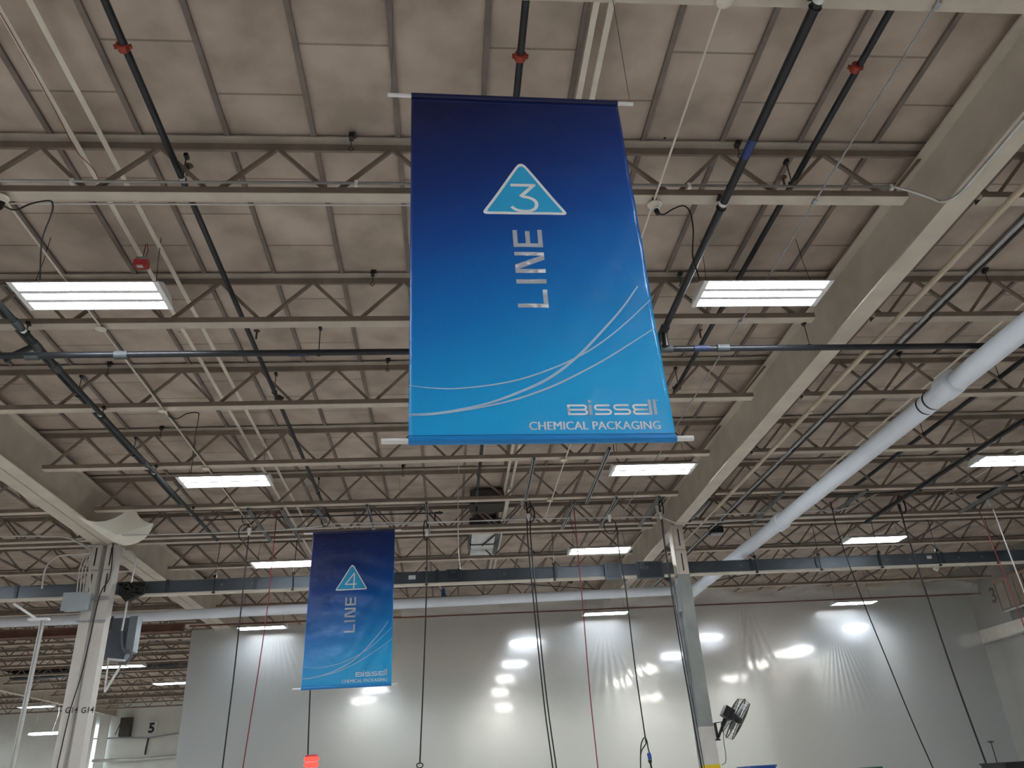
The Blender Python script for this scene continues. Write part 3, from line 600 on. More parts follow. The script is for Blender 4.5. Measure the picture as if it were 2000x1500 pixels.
def banner(TL, U, V, digit, lab, wave, strings):
    TL, U, V = Vector(TL), Vector(U).normalized(), Vector(V).normalized(); V = (V-U*V.dot(U)).normalized(); N = -U.cross(V)*-1
    N = U.cross(V); N = N if N.y < 0 else -N      # towards the viewer side of the hall
    t = thing('hanging_banner', lab, 'banner', TL)
    # cloth with soft ripples
    def d(u, v):
        e = math.sin(PI*min(1, v/BH))
        return wave*e*(.5*math.sin(v*7+u*1.2)+.35*math.sin(u*6+v*3.1)+.30*math.sin(v*23+2*math.sin(u*4))*(.3+u)+.18*math.sin(u*31+v*17)*u*v*.6)
    nu, nv = 60, 110; vs, fs = [], []
    for i in range(nu+1):
        for j in range(nv+1):
            u, v = BW*i/nu, BH*j/nv; vs.append(TL+U*u+V*v+N*d(u, v))
    for i in range(nu):
        for j in range(nv): a = i*(nv+1)+j; fs.append((a, a+1, a+nv+2, a+nv+1))
    mb = MB(); mb.add(vs, fs, True); cl = mb.build('banner_sheet', banner_mat(BH), t)
    uvl = cl.data.uv_layers.new(name='UVMap'); 
    for lp in cl.data.loops:
        i, j = divmod(lp.vertex_index, nv+1); uvl.data[lp.index].uv = (i/nu, j/nv)
    sol = cl.modifiers.new('thickness', 'SOLIDIFY'); sol.thickness = .0006; sol.offset = 0
    def lay(mb, name, m, h):        # press artwork onto the rippled sheet
        tess(mb); vv = []
        for p in mb.v:
            q = Vector(p)-TL; u, v = q.dot(U), q.dot(V); vv.append(TL+U*u+V*v+N*(d(u, v)+h))
        mb.v = [tuple(p) for p in vv]; o = mb.build(name, m, None, loc=TL); o.location = (0, 0, 0); o.parent = cl; return o
    def tess(mb):
        me = bpy.data.meshes.new('t'); me.from_pydata(mb.v, [], mb.f); bm = bmesh.new(); bm.from_mesh(me); bpy.data.meshes.remove(me)
        bmesh.ops.triangulate(bm, faces=bm.faces)
        for _ in range(6):
            es = [e for e in bm.edges if e.calc_length() > .025]
            if not es: break
            bmesh.ops.subdivide_edges(bm, edges=es, cuts=1); bmesh.ops.triangulate(bm, faces=bm.faces)
        bm.verts.ensure_lookup_table(); mb.v = [tuple(v.co) for v in bm.verts]; mb.f = [tuple(v.index for v in f.verts) for f in bm.faces]; mb.sm = [False]*len(mb.f); bm.free()
    O = TL
    def fan(mb, pts, c):
        k = len(pts); mb.add([O+U*c[0]+V*c[1]]+[O+U*a+V*b for a, b in pts], [(0, i+1, (i+1) % k+1) for i in range(k)])
    # triangle sign
    tri = rounded([(.536, .435), (.327, .789), (.745, .789)], [.055, .035, .035]); mb = MB(); fan(mb, tri, (.536, .66)); lay(mb, 'triangle_border', PRINTW, .0012)
    tri = rounded([(.536, .462), (.353, .773), (.719, .773)], [.038, .015, .015]); mb = MB(); fan(mb, tri, (.536, .66)); lay(mb, 'triangle_field', CYAN, .0019)
    mb = MB()
    if digit == '3':
        # flat top, diagonal, bowl
        bowl = [(.517+.014, .672)]+[(.534+.061*math.sin(a)*1.0, .721-.049*math.cos(a)) for a in [PI*k/12 for k in range(0, 14)]]
        bowl = [(.530, .672), (.550, .675), (.572, .683), (.589, .698), (.595, .718), (.590, .742), (.573, .760), (.546, .768), (.515, .766), (.492, .757), (.474, .739)]
        stroke(mb, O, U, V, N, [(.476, .601), (.588, .601)], .017); stroke(mb, O, U, V, N, [(.590, .598), (.521, .672)], .017); stroke(mb, O, U, V, N, smooth([Vector((a, b)) for a, b in bowl], 4), .017)
        mb.poly(O, U, V, N, [(.575, .5925), (.600, .5925), (.596, .609), (.575, .609)], .0008)
    else:
        stroke(mb, O, U, V, N, [(.566, .566), (.566, .768)], .017); stroke(mb, O, U, V, N, [(.5665, .568), (.458, .709)], .015); stroke(mb, O, U, V, N, [(.452, .711), (.602, .711)], .015)
    lay(mb, 'numeral', PRINTW, .0026)
    # LINE reading upwards
    a0, a1, st = .469, .605, .021
    def R(mb, u0, v0, u1, v1): mb.poly(O, U, V, N, [(u0, v0), (u1, v0), (u1, v1), (u0, v1)], .0006)
    mb = MB(); R(mb, a0, 1.302, a1, 1.324); R(mb, a1-st, 1.226, a1, 1.303); lay(mb, 'letter', PRINTW, .0013)
    mb = MB(); R(mb, a0, 1.171, a1, 1.194); lay(mb, 'letter', PRINTW, .0013)
    mb = MB(); R(mb, a0, 1.116, a1, 1.138); R(mb, a0, 1.018, a1, 1.040); mb.poly(O, U, V, N, [(a0, 1.090+.026), (a0, 1.122), (a1, 1.036), (a1, 1.018+.004), (a0+.1, 1.04)], .0006)
    mb = MB(); R(mb, a0, 1.116, a1, 1.138); R(mb, a0, 1.018, a1, 1.040); mb.poly(O, U, V, N, [(a0, 1.093), (a0, 1.123), (a1, 1.063), (a1, 1.033)], .0006); lay(mb, 'letter', PRINTW, .0013)
    mb = MB(); R(mb, a0, .965, a1, .988); R(mb, a0, .885, a0+st, .966); R(mb, a1-st, .885, a1, .966); R(mb, .5265, .892, .5475, .966); lay(mb, 'letter', PRINTW, .0013)
    # swooshes
    A = [(0, 1.711), (.085, 1.723), (.2, 1.726), (.378, 1.703), (.53, 1.659), (.689, 1.584), (.857, 1.471), (1.031, 1.308), (1.07, 1.27)]
    Bc = [(0, 1.844), (.12, 1.837), (.301, 1.801), (.45, 1.744), (.574, 1.681), (.689, 1.589), (.82, 1.452), (.941, 1.309), (1.02, 1.20)]
    Cc = [(0, 1.851), (.12, 1.843), (.3, 1.812), (.448, 1.773), (.602, 1.711), (.762, 1.624), (.93, 1.516), (1.07, 1.419)]
    for crv, w0 in ((A, .0055), (Bc, .009), (Cc, .0065)):
        mb = MB(); P = smooth([Vector(p) for p in crv], 8); m = len(P); ww = [w0*(.45+.9*math.sin(PI*min(1, i/m*.95))) for i in range(m)]
        stroke(mb, O, U, V, N, P, ww); lay(mb, 'swoosh_line', mat('pale_blue_print', (.42, .60, .80), .45, var=.02), .0012+.0003*(crv is Cc))
    # wordmark
    z0, z1 = 1.852, 1.803; zm = 1.8275; s_ = .0085
    W = MB(); q = s_/2
    def ST(pts, wd=s_): stroke(W, O, U, V, N, soft(pts, .011), wd)
    ST([(.643, z0-q), (.715, z0-q), (.723, (z0+zm)/2), (.715, zm), (.650, zm)]); ST([(.641, z1+q), (.713, z1+q), (.720, (z1+zm)/2), (.713, zm), (.650, zm)]); R(W, .640, z1, .651, z0)
    R(W, .729, 1.803, .7425, z0); R(W, .729, 1.782, .7425, 1.795)
    for x in (.752, .832):
        ST([(x+.066, z1+q), (x+.008, z1+q), (x+.003, (z1+zm)/2), (x+.009, zm), (x+.064, zm), (x+.070, (z0+zm)/2), (x+.062, z0-q), (x+.001, z0-q)])
    ST([(.978, z1+q), (.920, z1+q), (.914, (z1+zm)/2), (.922, zm), (.976, zm)]); ST([(.976, zm), (.922, zm), (.915, (z0+zm)/2), (.922, z0-q), (.982, z0-q)])
    R(W, .981, 1.781, .994, z0); R(W, 1.001, 1.781, 1.014, z0); R(W, 1.018, 1.783, 1.024, 1.789)
    lay(W, 'wordmark', PRINTW, .0013)
    mb, wd = text_mb('CHEMICAL PACKAGING', .0525, O+U*0, U, -V, bold=0, depth=.0); k = .541/wd
    mb2 = MB(); 
    for sh in (-.0013, 0, .0013):
        mb2.add([O+U*(.477+(Vector(p)-O).dot(U)*k+sh)+V*(1.917+(Vector(p)-O).dot(V)+abs(sh)*.4) for p in mb.v], mb.f)
    lay(mb2, 'small_lettering', mat('pale_print', (.76, .84, .95), .45, var=.01), .0013)
    # hems and rods
    MB().tube([TL+V*.010, TL+V*.010+U*BW], .0155, 12).build('top_hem', mat('navy_hem', (.004, .010, .075), .4), t); MB().tube([TL+V*(BH-.014), TL+V*(BH-.014)+U*BW], .0165, 12).build('bottom_hem', mat('blue_hem', (.006, .23, .64), .4), t)
    mb = MB()
    for vv in (.045,): stroke(mb, O, U, V, N, [(0, vv), (BW, vv)], .002)
    lay(mb, 'top_seam', mat('seam_blue', (.05, .10, .30), .4), .0014)
    mb = MB(); stroke(mb, O, U, V, N, [(0, BH-.037), (BW, BH-.037)], .0025); lay(mb, 'bottom_seam', mat('seam_dark', (.01, .07, .25), .4), .0014)
    MB().tube([TL+V*.010+U*-.12, TL+V*.010+U*(BW+.085)], .0105, 12).build('top_rod', WHITEP, t)
    MB().tube([TL+V*(BH-.014)+U*-.105, TL+V*(BH-.014)+U*(BW+.072)], .0115, 12).build('bottom_rod', WHITEP, t)
    for (u, tgt) in strings: MB().tube([TL+U*u+V*.006, Vector(tgt)], .0022, 5).build('hanging_wire', mat('steel_wire', (.25, .24, .22), .4, .6), t)
    return t
tl = Vector((-.146, 3.296, 3.556))*.895; tr = Vector((1.054, 3.328, 3.554))*.895; bl = Vector((-.147, 3.201, 1.342))*.895
tb = banner(tl, tr-tl, bl-tl, '3', 'large blue LINE 3 banner hanging in the middle of the photo', .010, [(-.10, tl+Vector((-.10, -.04, CHORD-tl.z))), (BW+.07, tr+Vector((.06, -.03, CHORD-tr.z)))])
tl = Vector((-1.923, 11.597, 3.515))*.895; tr = Vector((-.723, 11.556, 3.513))*.895; bl = Vector((-1.931, 11.449, 1.324))*.895
banner(tl, tr-tl, bl-tl, '4', 'smaller-looking blue LINE 4 banner hanging farther back at lower left', .013, [(-.10, (tl.x-.1, 10.06, CHORD)), (BW+.07, (tr.x+.07, 10.06, CHORD))])

# ---------------------------------------------------------------- busway
yb = 13.5; zb0 = at(1000, 1132, y=yb).z; zb1 = at(1000, 1110, y=yb).z
t = thing('busway', 'long dark blue-grey busway duct crossing the lower photo', 'busway', (0, yb, zb0))
MB().box((-13, yb, zb0), (13.3, yb+.12, zb1)).box((-13, yb-.012, zb0-.005), (13.3, yb+.13, zb0+.012)).box((-13, yb-.012, zb1-.012), (13.3, yb+.13, zb1)).build('duct_housing', BUS, t)
MB().box((-13, yb-.02, zb0-.03), (13.3, yb+.14, zb0-.008)).build('support_rail', STRIP, t)
for px in (500, 750, 853, 1085, 1255, 1470, 1600, 1725, 1850, 40, 330): p = at(px, 1120, y=yb); MB().cbox((p.x, yb-.012, (zb0+zb1)/2), (.05, .015, zb1-zb0+.03)).build('joint_cover', BUSD, t)
for px in (422, 574, 640, 833, 1082, 1478, 1605, 1725, 1840, 1955):
    p = at(px, 1120, y=yb); mb = MB().tube([(p.x, yb-.03, zb0-.04), (p.x, yb-.03, zb1+.04), (p.x+.02, yb-.02, CHORD)], .006, 6).cbox((p.x, yb-.03, zb1+.04), (.045, .04, .045)).cbox((p.x, yb-.03, zb0-.035), (.04, .04, .03)); mb.build('hanger_rod', BLACKM, t)
for px in (985, 1093, 1142, 1450, 1545, 1592, 1645, 1740, 1785, 1882, 1928, 436, 494, 552): p = at(px, 1120, y=yb); MB().cbox((p.x, yb-.0135, zb0+(zb1-zb0)*.5), (.035, .003, .03)).build('plug_cover', mat('worn_grey', (.16, .18, .20), .5), t)
MB().cbox((at(805, 1123, y=yb).x, yb-.014, (zb0+zb1)/2), (.12, .004, .07)).cbox((at(1813, 1085, y=yb).x, yb-.014, (zb0+zb1)/2+.02), (.09, .004, .055)).build('white_label', STICK, t)
def tapbox(px0, px1, py0, py1, m, lab, dy=-.08, mark=None):
    a = at(px0, py0, y=yb+dy); b = at(px1, py1, y=yb+dy); t = thing('tap_box', lab, 'electrical box', ((a.x+b.x)/2, yb+dy, b.z))
    MB().box((a.x, yb+dy, b.z), (b.x, yb-.014, a.z)).build('box_body', m, t)
    MB().box((a.x+.03, yb+dy-.006, b.z+.02), (b.x-.03, yb+dy, a.z-.02)).build('box_cover', BUSD, t)
    if mark:
        for i, ln in enumerate(mark):
            mb, wd = text_mb(ln, .06, Vector((a.x+.06, yb+dy-.007, a.z-.07-.06*i)), Vector((1, 0, 0)), Vector((0, 0, 1)), bold=.001); mb.build('stencil_text', mat('worn_grey', (.16, .18, .20), .5), t)
tapbox(1180, 1215, 1100, 1130, BUS, 'grey tap box on the busway left of the grey column, nearer the banner', mark=('153',))
tapbox(1242, 1298, 1097, 1128, BUS, 'wide tap box on the busway just left of the grey column', mark=('JET', 'FT2-B'))
tapbox(872, 902, 1112, 1132, BUS, 'small tap box on the busway with stencilled digits', dy=-.05, mark=('113',))
0 and tapbox(1905, 1955, 1050, 1075, BUS, 'tap box on the busway near the right edge')

# ---------------------------------------------------------------- overhead strut frames, cords and conduits near the columns
zs = 3.93
def strut(px0, py0, px1, py1, lab, z=zs, wd=.045):
    a, b = at(px0, py0, z=z), at(px1, py1, z=z)
    t = thing('strut_channel', lab, 'strut channel', a, 'strut channels under the joists')
    d = (b-a).normalized().cross(Vector((0, 0, 1)))*.019
    MB().bar(a, b, .041, .003, ref=(0, 0, 1)).build('channel_back', mat('shade_toned_zinc', (.10, .11, .12), .6, .2), t)  # back coloured dark to carry the shade inside the channel
    for e in (d, -d):
        MB().bar(a+e+Vector((0, 0, -.02)), b+e+Vector((0, 0, -.02)), .004, .04, ref=(0, 0, 1)).bar(a+e*.75+Vector((0, 0, -.04)), b+e*.75+Vector((0, 0, -.04)), .010, .003, ref=(0, 0, 1)).build('channel_side', GALV, t)
for i, q in enumerate(((484, 992, 530, 1056), (550, 992, 586, 1052), (619, 990, 640, 1022), (717, 985, 731, 1034), (833, 980, 838, 1040), (1043, 893, 1026, 975), (1121, 980, 1097, 1031), (1204, 970, 1172, 1027), (1287, 968, 1248, 1026), (1380, 980, 1352, 1010),
                       (1694, 955, 1632, 995), (1530, 960, 1468, 1022), (1965, 945, 1872, 1000), (1190, 873, 1145, 980))):
    nm = ['left of the LINE 4 banner, outermost', 'left of the LINE 4 banner, second', 'above the LINE 4 banner, left one', 'above the LINE 4 banner, right one', 'right of the LINE 4 banner', 'straight below the big banner, upper', 'beside the red cord', 'beside the coiled cord', 'next to the grey column', 'just right of the wide girder foot',
          'right bay, beside the red cord', 'right bay, nearest the fat white pipe', 'right bay, near the right edge', 'below the right part of the big banner'][i]
    strut(*q, 'galvanized strut channel under the joists, '+nm)
# level conduits
def lines(px, y, lab, r=.011, m=GALVL, name='conduit', cat='conduit'):
    o = MB().tube([at(a, b, y=y) for a, b in px], r, 8).build(name, m); return tag(o, lab, cat)
lines([(238, 1046), (450, 1040), (620, 1032), (800, 1023), (1000, 1014), (1290, 1009), (1322, 1023), (1400, 1020), (1500, 1012), (1700, 1005)], 12.35, 'long pale conduit running level between the two columns')
o = MB().tube(smooth([at(a, b, y=12.25) for a, b in ((560, 1034), (620, 1028), (650, 1023), (800, 1020), (900, 1018), (1000, 1015), (1012, 1010), (1022, 990))]), .010, 8).build('conduit', GALVL); tag(o, 'second pale conduit turning up by the paired black cords', 'conduit')
lines([(400, 1016), (560, 1010), (850, 1002)], 12.0, 'thin black air pipe above the LINE 4 banner', r=.012, m=BLACKM, name='air_pipe', cat='pipe')
MB().prof(at(850, 1002, y=12.0), (1, 0, 0), [(0, .02), (.05, .02), (.06, .03), (.12, .012)]).tube([at(850, 1003, y=12.0), at(849, 1018, y=12.0)], .01).build('pipe_end', BLACKM, bpy.data.objects['air_pipe'])
lines([(1617, 965), (1700, 964), (1800, 958)], 12.0, 'thin black air pipe in the right bay', r=.012, m=BLACKM, name='air_pipe', cat='pipe')
lines([(1395, 1005), (1640, 996), (1660, 990), (1715, 964)], 12.3, 'pale conduit bending up in the right bay')
o = MB().tube([at(a, b, y=12.6) for a, b in ((0, 1047), (115, 1047), (140, 1052), (160, 1064), (176, 1075), (176, 1160))], .012, 8).build('conduit', GALVL); tag(o, 'pale conduit arriving from the left edge at the G14 column head', 'conduit')
for k in range(3):
    o = MB().tube(smooth([at(a, b, y=12.75) for a, b in ((208-k*3, 1050), (165-k*4, 1051), (152-k*3, 1056), (168-k*2, 1066), (180-k*5, 1076), (168-k*6, 1110), (162-k*6, 1157))], 4), .009, 8).build('conduit', GALVL)
    tag(o, 'thin conduit dropping along the G14 column to the grey box, %s of three' % ('right', 'middle', 'left')[k], 'conduit', 'three conduits into the grey box')
o = MB().tube(smooth([at(a, b, y=12.7) for a, b in ((183, 1081), (140, 1083), (110, 1088), (92, 1105), (85, 1125), (82, 1150))], 4), .014, 8).build('conduit', GALVL); tag(o, 'curved conduit swinging left from the G14 column to the busway', 'conduit')
o = MB().tube(smooth([at(a, b, y=12.9) for a, b in ((243, 1075), (258, 1078), (264, 1090), (262, 1110), (256, 1138))], 4), .015, 8).build('conduit', GALVL); tag(o, 'curved grey conduit right of the G14 column head', 'conduit')
t = thing('junction_cabinet', 'pale grey electrical box left of the G14 column', 'electrical box', at(145, 1190, y=12.8))
a, b = at(126, 1159, y=12.78), at(171, 1190, y=12.78); MB().box((a.x, 12.78, b.z), (b.x, 12.92, a.z)).build('box_body', GREYBOX, t); MB().box((a.x-.01, 12.765, b.z-.01), (b.x+.01, 12.78, a.z+.01)).build('box_cover', GREYBOX, t)
# vertical drop cords
def drop(px, lab, y=12.2, r=.010, m=BLACK): return cords(px, y, lab, r=r, m=m)
drop([(487, 1035), (482, 1080), (460, 1290), (434, 1502)], 'black cord hanging left of the LINE 4 banner, from the coiled loop')
drop([(541, 1000), (535, 1060), (518, 1220), (474, 1502)], 'dark red cord hanging just left of the LINE 4 banner', m=REDCORD, r=.008)
drop([(606, 1345), (603, 1420), (601, 1482)], 'black cord emerging below the LINE 4 banner to the red beacon')
drop([(834, 1035), (833, 1150), (828, 1300), (820, 1490)], 'black cord hanging right of the LINE 4 banner')
drop([(1029, 1010), (1033, 1080), (1060, 1350), (1080, 1502)], 'black cord of the close pair below the big banner, left one')
drop([(1035, 1010), (1039, 1080), (1065, 1340), (1087, 1502)], 'black cord of the close pair below the big banner, right one')
drop([(1120, 985), (1126, 1050), (1138, 1180), (1152, 1350), (1168, 1502)], 'red cord hanging between the black cords below the big banner', m=REDCORD, r=.008)
drop([(1112, 985), (1115, 1020), (1125, 1050), (1129, 1072)], 'thin black cord beside the top of the red cord', r=.005)
drop([(1205, 1030), (1209, 1075), (1222, 1150), (1240, 1300), (1262, 1452)], 'black cord hanging from the coil left of the grey column, ending in a plug')
drop([(1290, 1000), (1300, 1080), (1330, 1270), (1371, 1502)], 'black cord hanging directly before the grey column, left one')
drop([(1287, 985), (1294, 1015), (1303, 1090), (1340, 1300), (1376, 1500)], 'black cord hanging directly before the grey column, right one', r=.005)
drop([(1622, 980), (1640, 1050), (1685, 1172), (1730, 1283), (1778, 1400), (1823, 1502)], 'black cord hanging at the right, starting beside the fat white pipe', m=BLACK)
drop([(1757, 985), (1768, 1030), (1800, 1130), (1860, 1310), (1930, 1502)], 'thick black cord hanging at the right from the big coil', r=.013)
drop([(1911, 995), (1937, 1060), (1961, 1121), (1988, 1190), (2006, 1240)], 'dark red cord near the right edge', m=REDCORD, r=.008)
drop([(1940, 995), (1968, 1071), (1997, 1148), (2012, 1188)], 'pale straight rod near the right edge', m=GALVL, r=.012)
drop([(897, 872), (895, 960), (895, 1060), (899, 1112)], 'thin pale rod dropping below the left part of the big banner', m=GALVL, r=.006, y=11.2)
# coils at the tops
def coil(px, py, rw, rh, lab, y=12.15, r=.008, n=2, tilt=0):
    p = at(px, py, y=y); pts = []
    for k in range(n*16+1):
        a = 2*PI*k/16; pts.append(p+Vector((math.sin(a)*rw*(1+.06*math.sin(k)), .02*k/16+.01*math.sin(a*2), math.cos(a)*rh)))
    o = MB().tube(pts, r, 6).build('cord_coil', BLACK); tag(o, lab, 'cord coil', 'coils of cord under the joists')
coil(477, 1040, .09, .13, 'coil of black cord left of the LINE 4 banner, lower loop', n=1)
coil(486, 1012, .11, .10, 'coil of black cord left of the LINE 4 banner, upper loop', n=1, r=.007)
coil(636, 1015, .07, .10, 'small black cord loop at the top of the LINE 4 banner', n=1)
coil(831, 1035, .03, .16, 'narrow black cord loop right of the LINE 4 banner')
coil(1037, 1003, .06, .13, 'tangle of black cord above the close pair below the big banner', n=3)
coil(1032, 985, .03, .14, 'upper tangle of black cord above the close pair', n=2)
coil(1192, 1028, .10, .12, 'round coil of black cord above the fixture left of the grey column', n=1)
coil(1762, 985, .055, .15, 'long coil of black cord at the top right', n=2, r=.010)
coil(1292, 990, .03, .12, 'narrow black cord loop at the head of the grey column')
for px, py, lab in ((487, 1036, 'white plug connector left of the LINE 4 banner'), (834, 1038, 'white plug connector right of the LINE 4 banner'), (1032, 1008, 'white plug connector at the close pair'), (1190, 1010, 'pale outlet box at the round coil'), (1290, 1005, 'white plug connector at the grey column head'), (1283, 992, 'grey outlet box on the strut next to the grey column'), (1020, 982, 'grey outlet box above the turning conduit'), (1932, 980, 'grey outlet box near the right edge')):
    p = at(px, py, y=12.1); o = MB().cbox(p, (.05, .05, .07)).prof(p-Vector((0, 0, .03)), (0, 0, -1), [(0, .022), (.04, .018), (.05, .008)]).build('outlet_connector', GALVL if 'grey' in lab else WHITEP); tag(o, lab, 'connector')
# plug loop low in the photo
cords([(1262, 1452), (1252, 1470), (1251, 1502)], 12.2, 'black cord loop bottom centre, left strand', r=.009)
cords([(1251, 1480), (1252, 1455), (1258, 1441), (1263, 1446), (1266, 1462), (1269, 1472)], 12.2, 'small black cord loop bottom centre, upper bend', r=.009)
t = thing('cord_plug', 'blue and black plug at the bottom centre before the plastic', 'plug', at(1268, 1485, y=12.2))
MB().prof(at(1267, 1470, y=12.2), (.1, 0, -1), [(0, .02), (.02, .03), (.09, .028)], 12).build('blue_sleeve', BLUEP, t); MB().prof(at(1269, 1484, y=12.2), (.1, 0, -1), [(0, .028), (.03, .026), (.05, .014), (.2, .011)], 12).build('plug_body', BLACK, t)
coil(820, 1495, .045, .03, 'small black cord end curl at the bottom right of the LINE 4 banner', n=1)
# red beacon
p = at(608, 1490, y=12.2); t = thing('beacon_light', 'lit red beacon at the bottom edge under the LINE 4 banner', 'beacon', p)
for k in range(3): MB().prof(p+Vector((0, 0, .02-.07*k)), (0, 0, 1), [(0, .085), (.01, .1), (.045, .1), (.055, .085)], 20).build('lens_ring', GLOWR, t)
MB().prof(p+Vector((0, 0, .075)), (0, 0, 1), [(0, .09), (.02, .085), (.03, .03)], 20).build('beacon_cap', REDB, t)
# thin twin post at the lower left
t = thing('strut_post', 'slim galvanized upright with a flat cap left of the G14 column', 'post', at(20, 1500, y=11.5))
a, b = at(82, 1212, y=11.5), at(18, 1502, y=11.5); b = Vector((a.x, 11.5, FLOOR))
for dx in (-.017, .017): MB().box((a.x+dx-.008, 11.5, FLOOR), (a.x+dx+.008, 11.54, a.z)).build('upright', GALVL, t)
MB().cbox((a.x-.04, 11.5, a.z+.015), (.26, .08, .03)).build('cap_plate', WHITEM, t)
c0 = at(28, 1180, y=11.8); MB().bar(c0, (a.x-.08, 11.5, a.z+.03), .03, .03).build('brace_arm', WHITEM, t)

# ---------------------------------------------------------------- fabric shade at the G14 column head
def P(px, py, y): return at(px, py, y=y)
c = [P(150, 1008, 10.9), P(262, 988, 12.3), P(300, 1023, 12.3), P(243, 1066, 12.6), P(214, 1054, 12.5)]
mid = P(228, 1045, 12.35); n = 14; vs, fs = [], []
edges = [(c[0], P(202, 1038, 11.8), c[1]), (c[1], P(270, 1020, 12.3), c[2]), (c[2], P(290, 1062, 12.5), c[3]), (c[3], P(228, 1062, 12.6), c[4]), (c[4], P(186, 1036, 11.8), c[0])]
ring = []
for e in edges: ring += arc(*e, n=6)[:-1]
for k in range(5):
    s = k/4
    for q in ring: vs.append(mid*(1-s)+q*s)
m_ = len(ring)
for k in range(4):
    for i in range(m_): fs.append((k*m_+i, k*m_+(i+1) % m_, (k+1)*m_+(i+1) % m_, (k+1)*m_+i))
mb = MB(); mb.add(vs, fs); o = mb.build('fabric_shade', FABRIC); sol = o.modifiers.new('t', 'SOLIDIFY'); sol.thickness = .004
tag(o, 'cream fabric shade with pointed corners stretched at the G14 column head', 'fabric shade')
cords([(221, 1060, 12.85), (215, 1125, 12.85), (195, 1162, 12.85), (175, 1250, 12.85), (157, 1325, 12.85), (136, 1392, 12.85), (111, 1502, 12.85)], 12.85, 'black cable running down the front of the G14 column', r=.008)
p = at(1936, 1452, y=12.2); t = thing('machine_mast', 'thin dark mast with a flat cap at the lower right edge', 'mast', (p.x, p.y, FLOOR)); MB().tube([p, (p.x, p.y, FLOOR)], .008, 6).build('mast_pole', BLACKM, t); MB().prof(p, (0, 0, 1), [(0, .01), (.02, .045), (.03, .05), (.035, .01)], 12).build('mast_cap', BLACKM, t)
for q0, q1, yy, m, lab in (((1467, 1496), (1516, 1502), 10.5, BLUEP, 'blue top edge of a machine at the bottom right of centre'), ((1704, 1498), (1722, 1502), 10.5, mat('green_enamel', (.01, .10, .05), .5), 'green top edge of a machine at the bottom right'), ((1962, 1489), (2010, 1502), 10.5, BLACKM, 'black top corner of a machine at the lower right corner')):
    a, b = at(*q0, y=yy), at(*q1, y=yy); tag(MB().box((a.x, yy, FLOOR), (b.x, yy+.5, a.z)).box((a.x-.01, yy-.02, a.z-.02), (b.x+.01, yy+.52, a.z)).build('machine_cabinet', m), lab, 'machine')
# black cable bundle
rnd = random.Random(3); t = thing('cable_bundle', 'tangled black cable bundle on the busway right of the G14 column', 'cable bundle', at(258, 1155, y=13.2))
for k in range(9):
    pts = [at(rnd.uniform(232, 284), rnd.uniform(1138, 1162), y=13.3-rnd.uniform(0, .15)) for _ in range(5)]; MB().tube(smooth(pts, 5), .022, 7).build('cable', BLACK, t)
MB().poly(Vector((0, 13.2, 0)), Vector((1, 0, 0)), Vector((0, 0, 1)), Vector((0, .12, 0))*1, [(lambda q: (q.x, q.z))(at(a, b, y=13.2)) for a, b in ((232, 1160), (246, 1136), (286, 1136), (282, 1152), (262, 1166), (244, 1175))], 1).build('dark_cover', BLACK, t)
o = MB().tube(smooth([at(a, b, y=13.25) for a, b in ((262, 1165), (250, 1172), (246, 1190), (241, 1215), (238, 1232))], 4), .018, 8).build('conduit', GALVL); tag(o, 'pale flexible conduit dropping from the cable bundle', 'conduit')
# unit heater
yh = 14.2; t = thing('unit_heater', 'boxy unit heater with dark face mounted behind the G14 column', 'heater', at(240, 1290, y=yh))
a, b = at(212, 1208, y=yh), at(238, 1288, y=yh); c2 = at(264, 1216, y=yh+.3)
MB().box((a.x-.1, yh, b.z), (b.x+.03, yh+.25, a.z)).build('heater_body', mat('slate_enamel', (.07, .085, .11), .4), t)
MB().box((b.x+.03, yh-.02, b.z+.12), (b.x+.16, yh+.2, a.z+.02)).build('side_panel', mat('steel_grey_panel', (.22, .26, .29), .4, .4), t)
MB().bar(at(204, 1352, y=yh), at(236, 1300, y=yh), .03, .03).bar(at(204, 1352, y=yh), at(212, 1288, y=yh), .02, .02).bar(at(210, 1287, y=yh), at(244, 1290, y=yh), .03, .03).build('support_bracket', WHITEM, t)
MB().tube(smooth([at(q[0], q[1], y=yh-.05) for q in ((238, 1232), (238, 1260), (244, 1275), (254, 1270), (256, 1282), (246, 1294), (232, 1296))], 5), .022, 8).build('flexible_hose', mat('grey_hose', (.12, .13, .15), .5), t)
MB().bar((-5.185, 13.12, b.z+.3), (a.x, yh+.05, b.z+.3), .03, .03).bar((-5.185, 13.12, a.z-.2), (a.x, yh+.05, a.z-.2), .03, .03).build('column_arm', BLACKM, t)
# roof hatch panel below the big banner
yq = 14.3; t = thing('skylight_panel', 'pale square double panel under the roof below the big banner', 'roof panel', at(946, 1065, z=4.3))
a = at(922, 1040, z=4.15); b = at(968, 1084, z=4.15)
q = [at(922, 1041, z=4.15), at(974, 1040, z=4.15), at(970, 1083, z=4.15), at(920, 1085, z=4.15)]
x0, x1, y0, y1 = q[0].x, q[1].x-.05, q[0].y, q[2].y
MB().box((x0, y0, 4.15), (x1, (y0+y1)/2-.03, 4.17)).build('panel_pane', mat('pale_panel', (.72, .75, .76), .5), t)
MB().box((x0, (y0+y1)/2+.03, 4.15), (x1, y1, 4.17)).build('panel_pane', MATS['pale_panel'], t)
MB().box((x0-.04, y0-.03, 4.17), (x1+.10, y1+.03, 4.42)).build('panel_frame', BUSD, t)
MB().box((x0-.02, (y0+y1)/2-.03, 4.14), (x1+.02, (y0+y1)/2+.03, 4.17)).bar(((x0+x1)/2, (y0+y1)/2, 4.13), (x1+.05, y0-.1, 4.13), .03, .02, ref=(0, 0, 1)).build('cross_bar', BLACKM, t)
t = thing('roof_unit', 'dark ductwork box under the roof above the pale panel', 'duct', at(950, 1005, z=4.2))
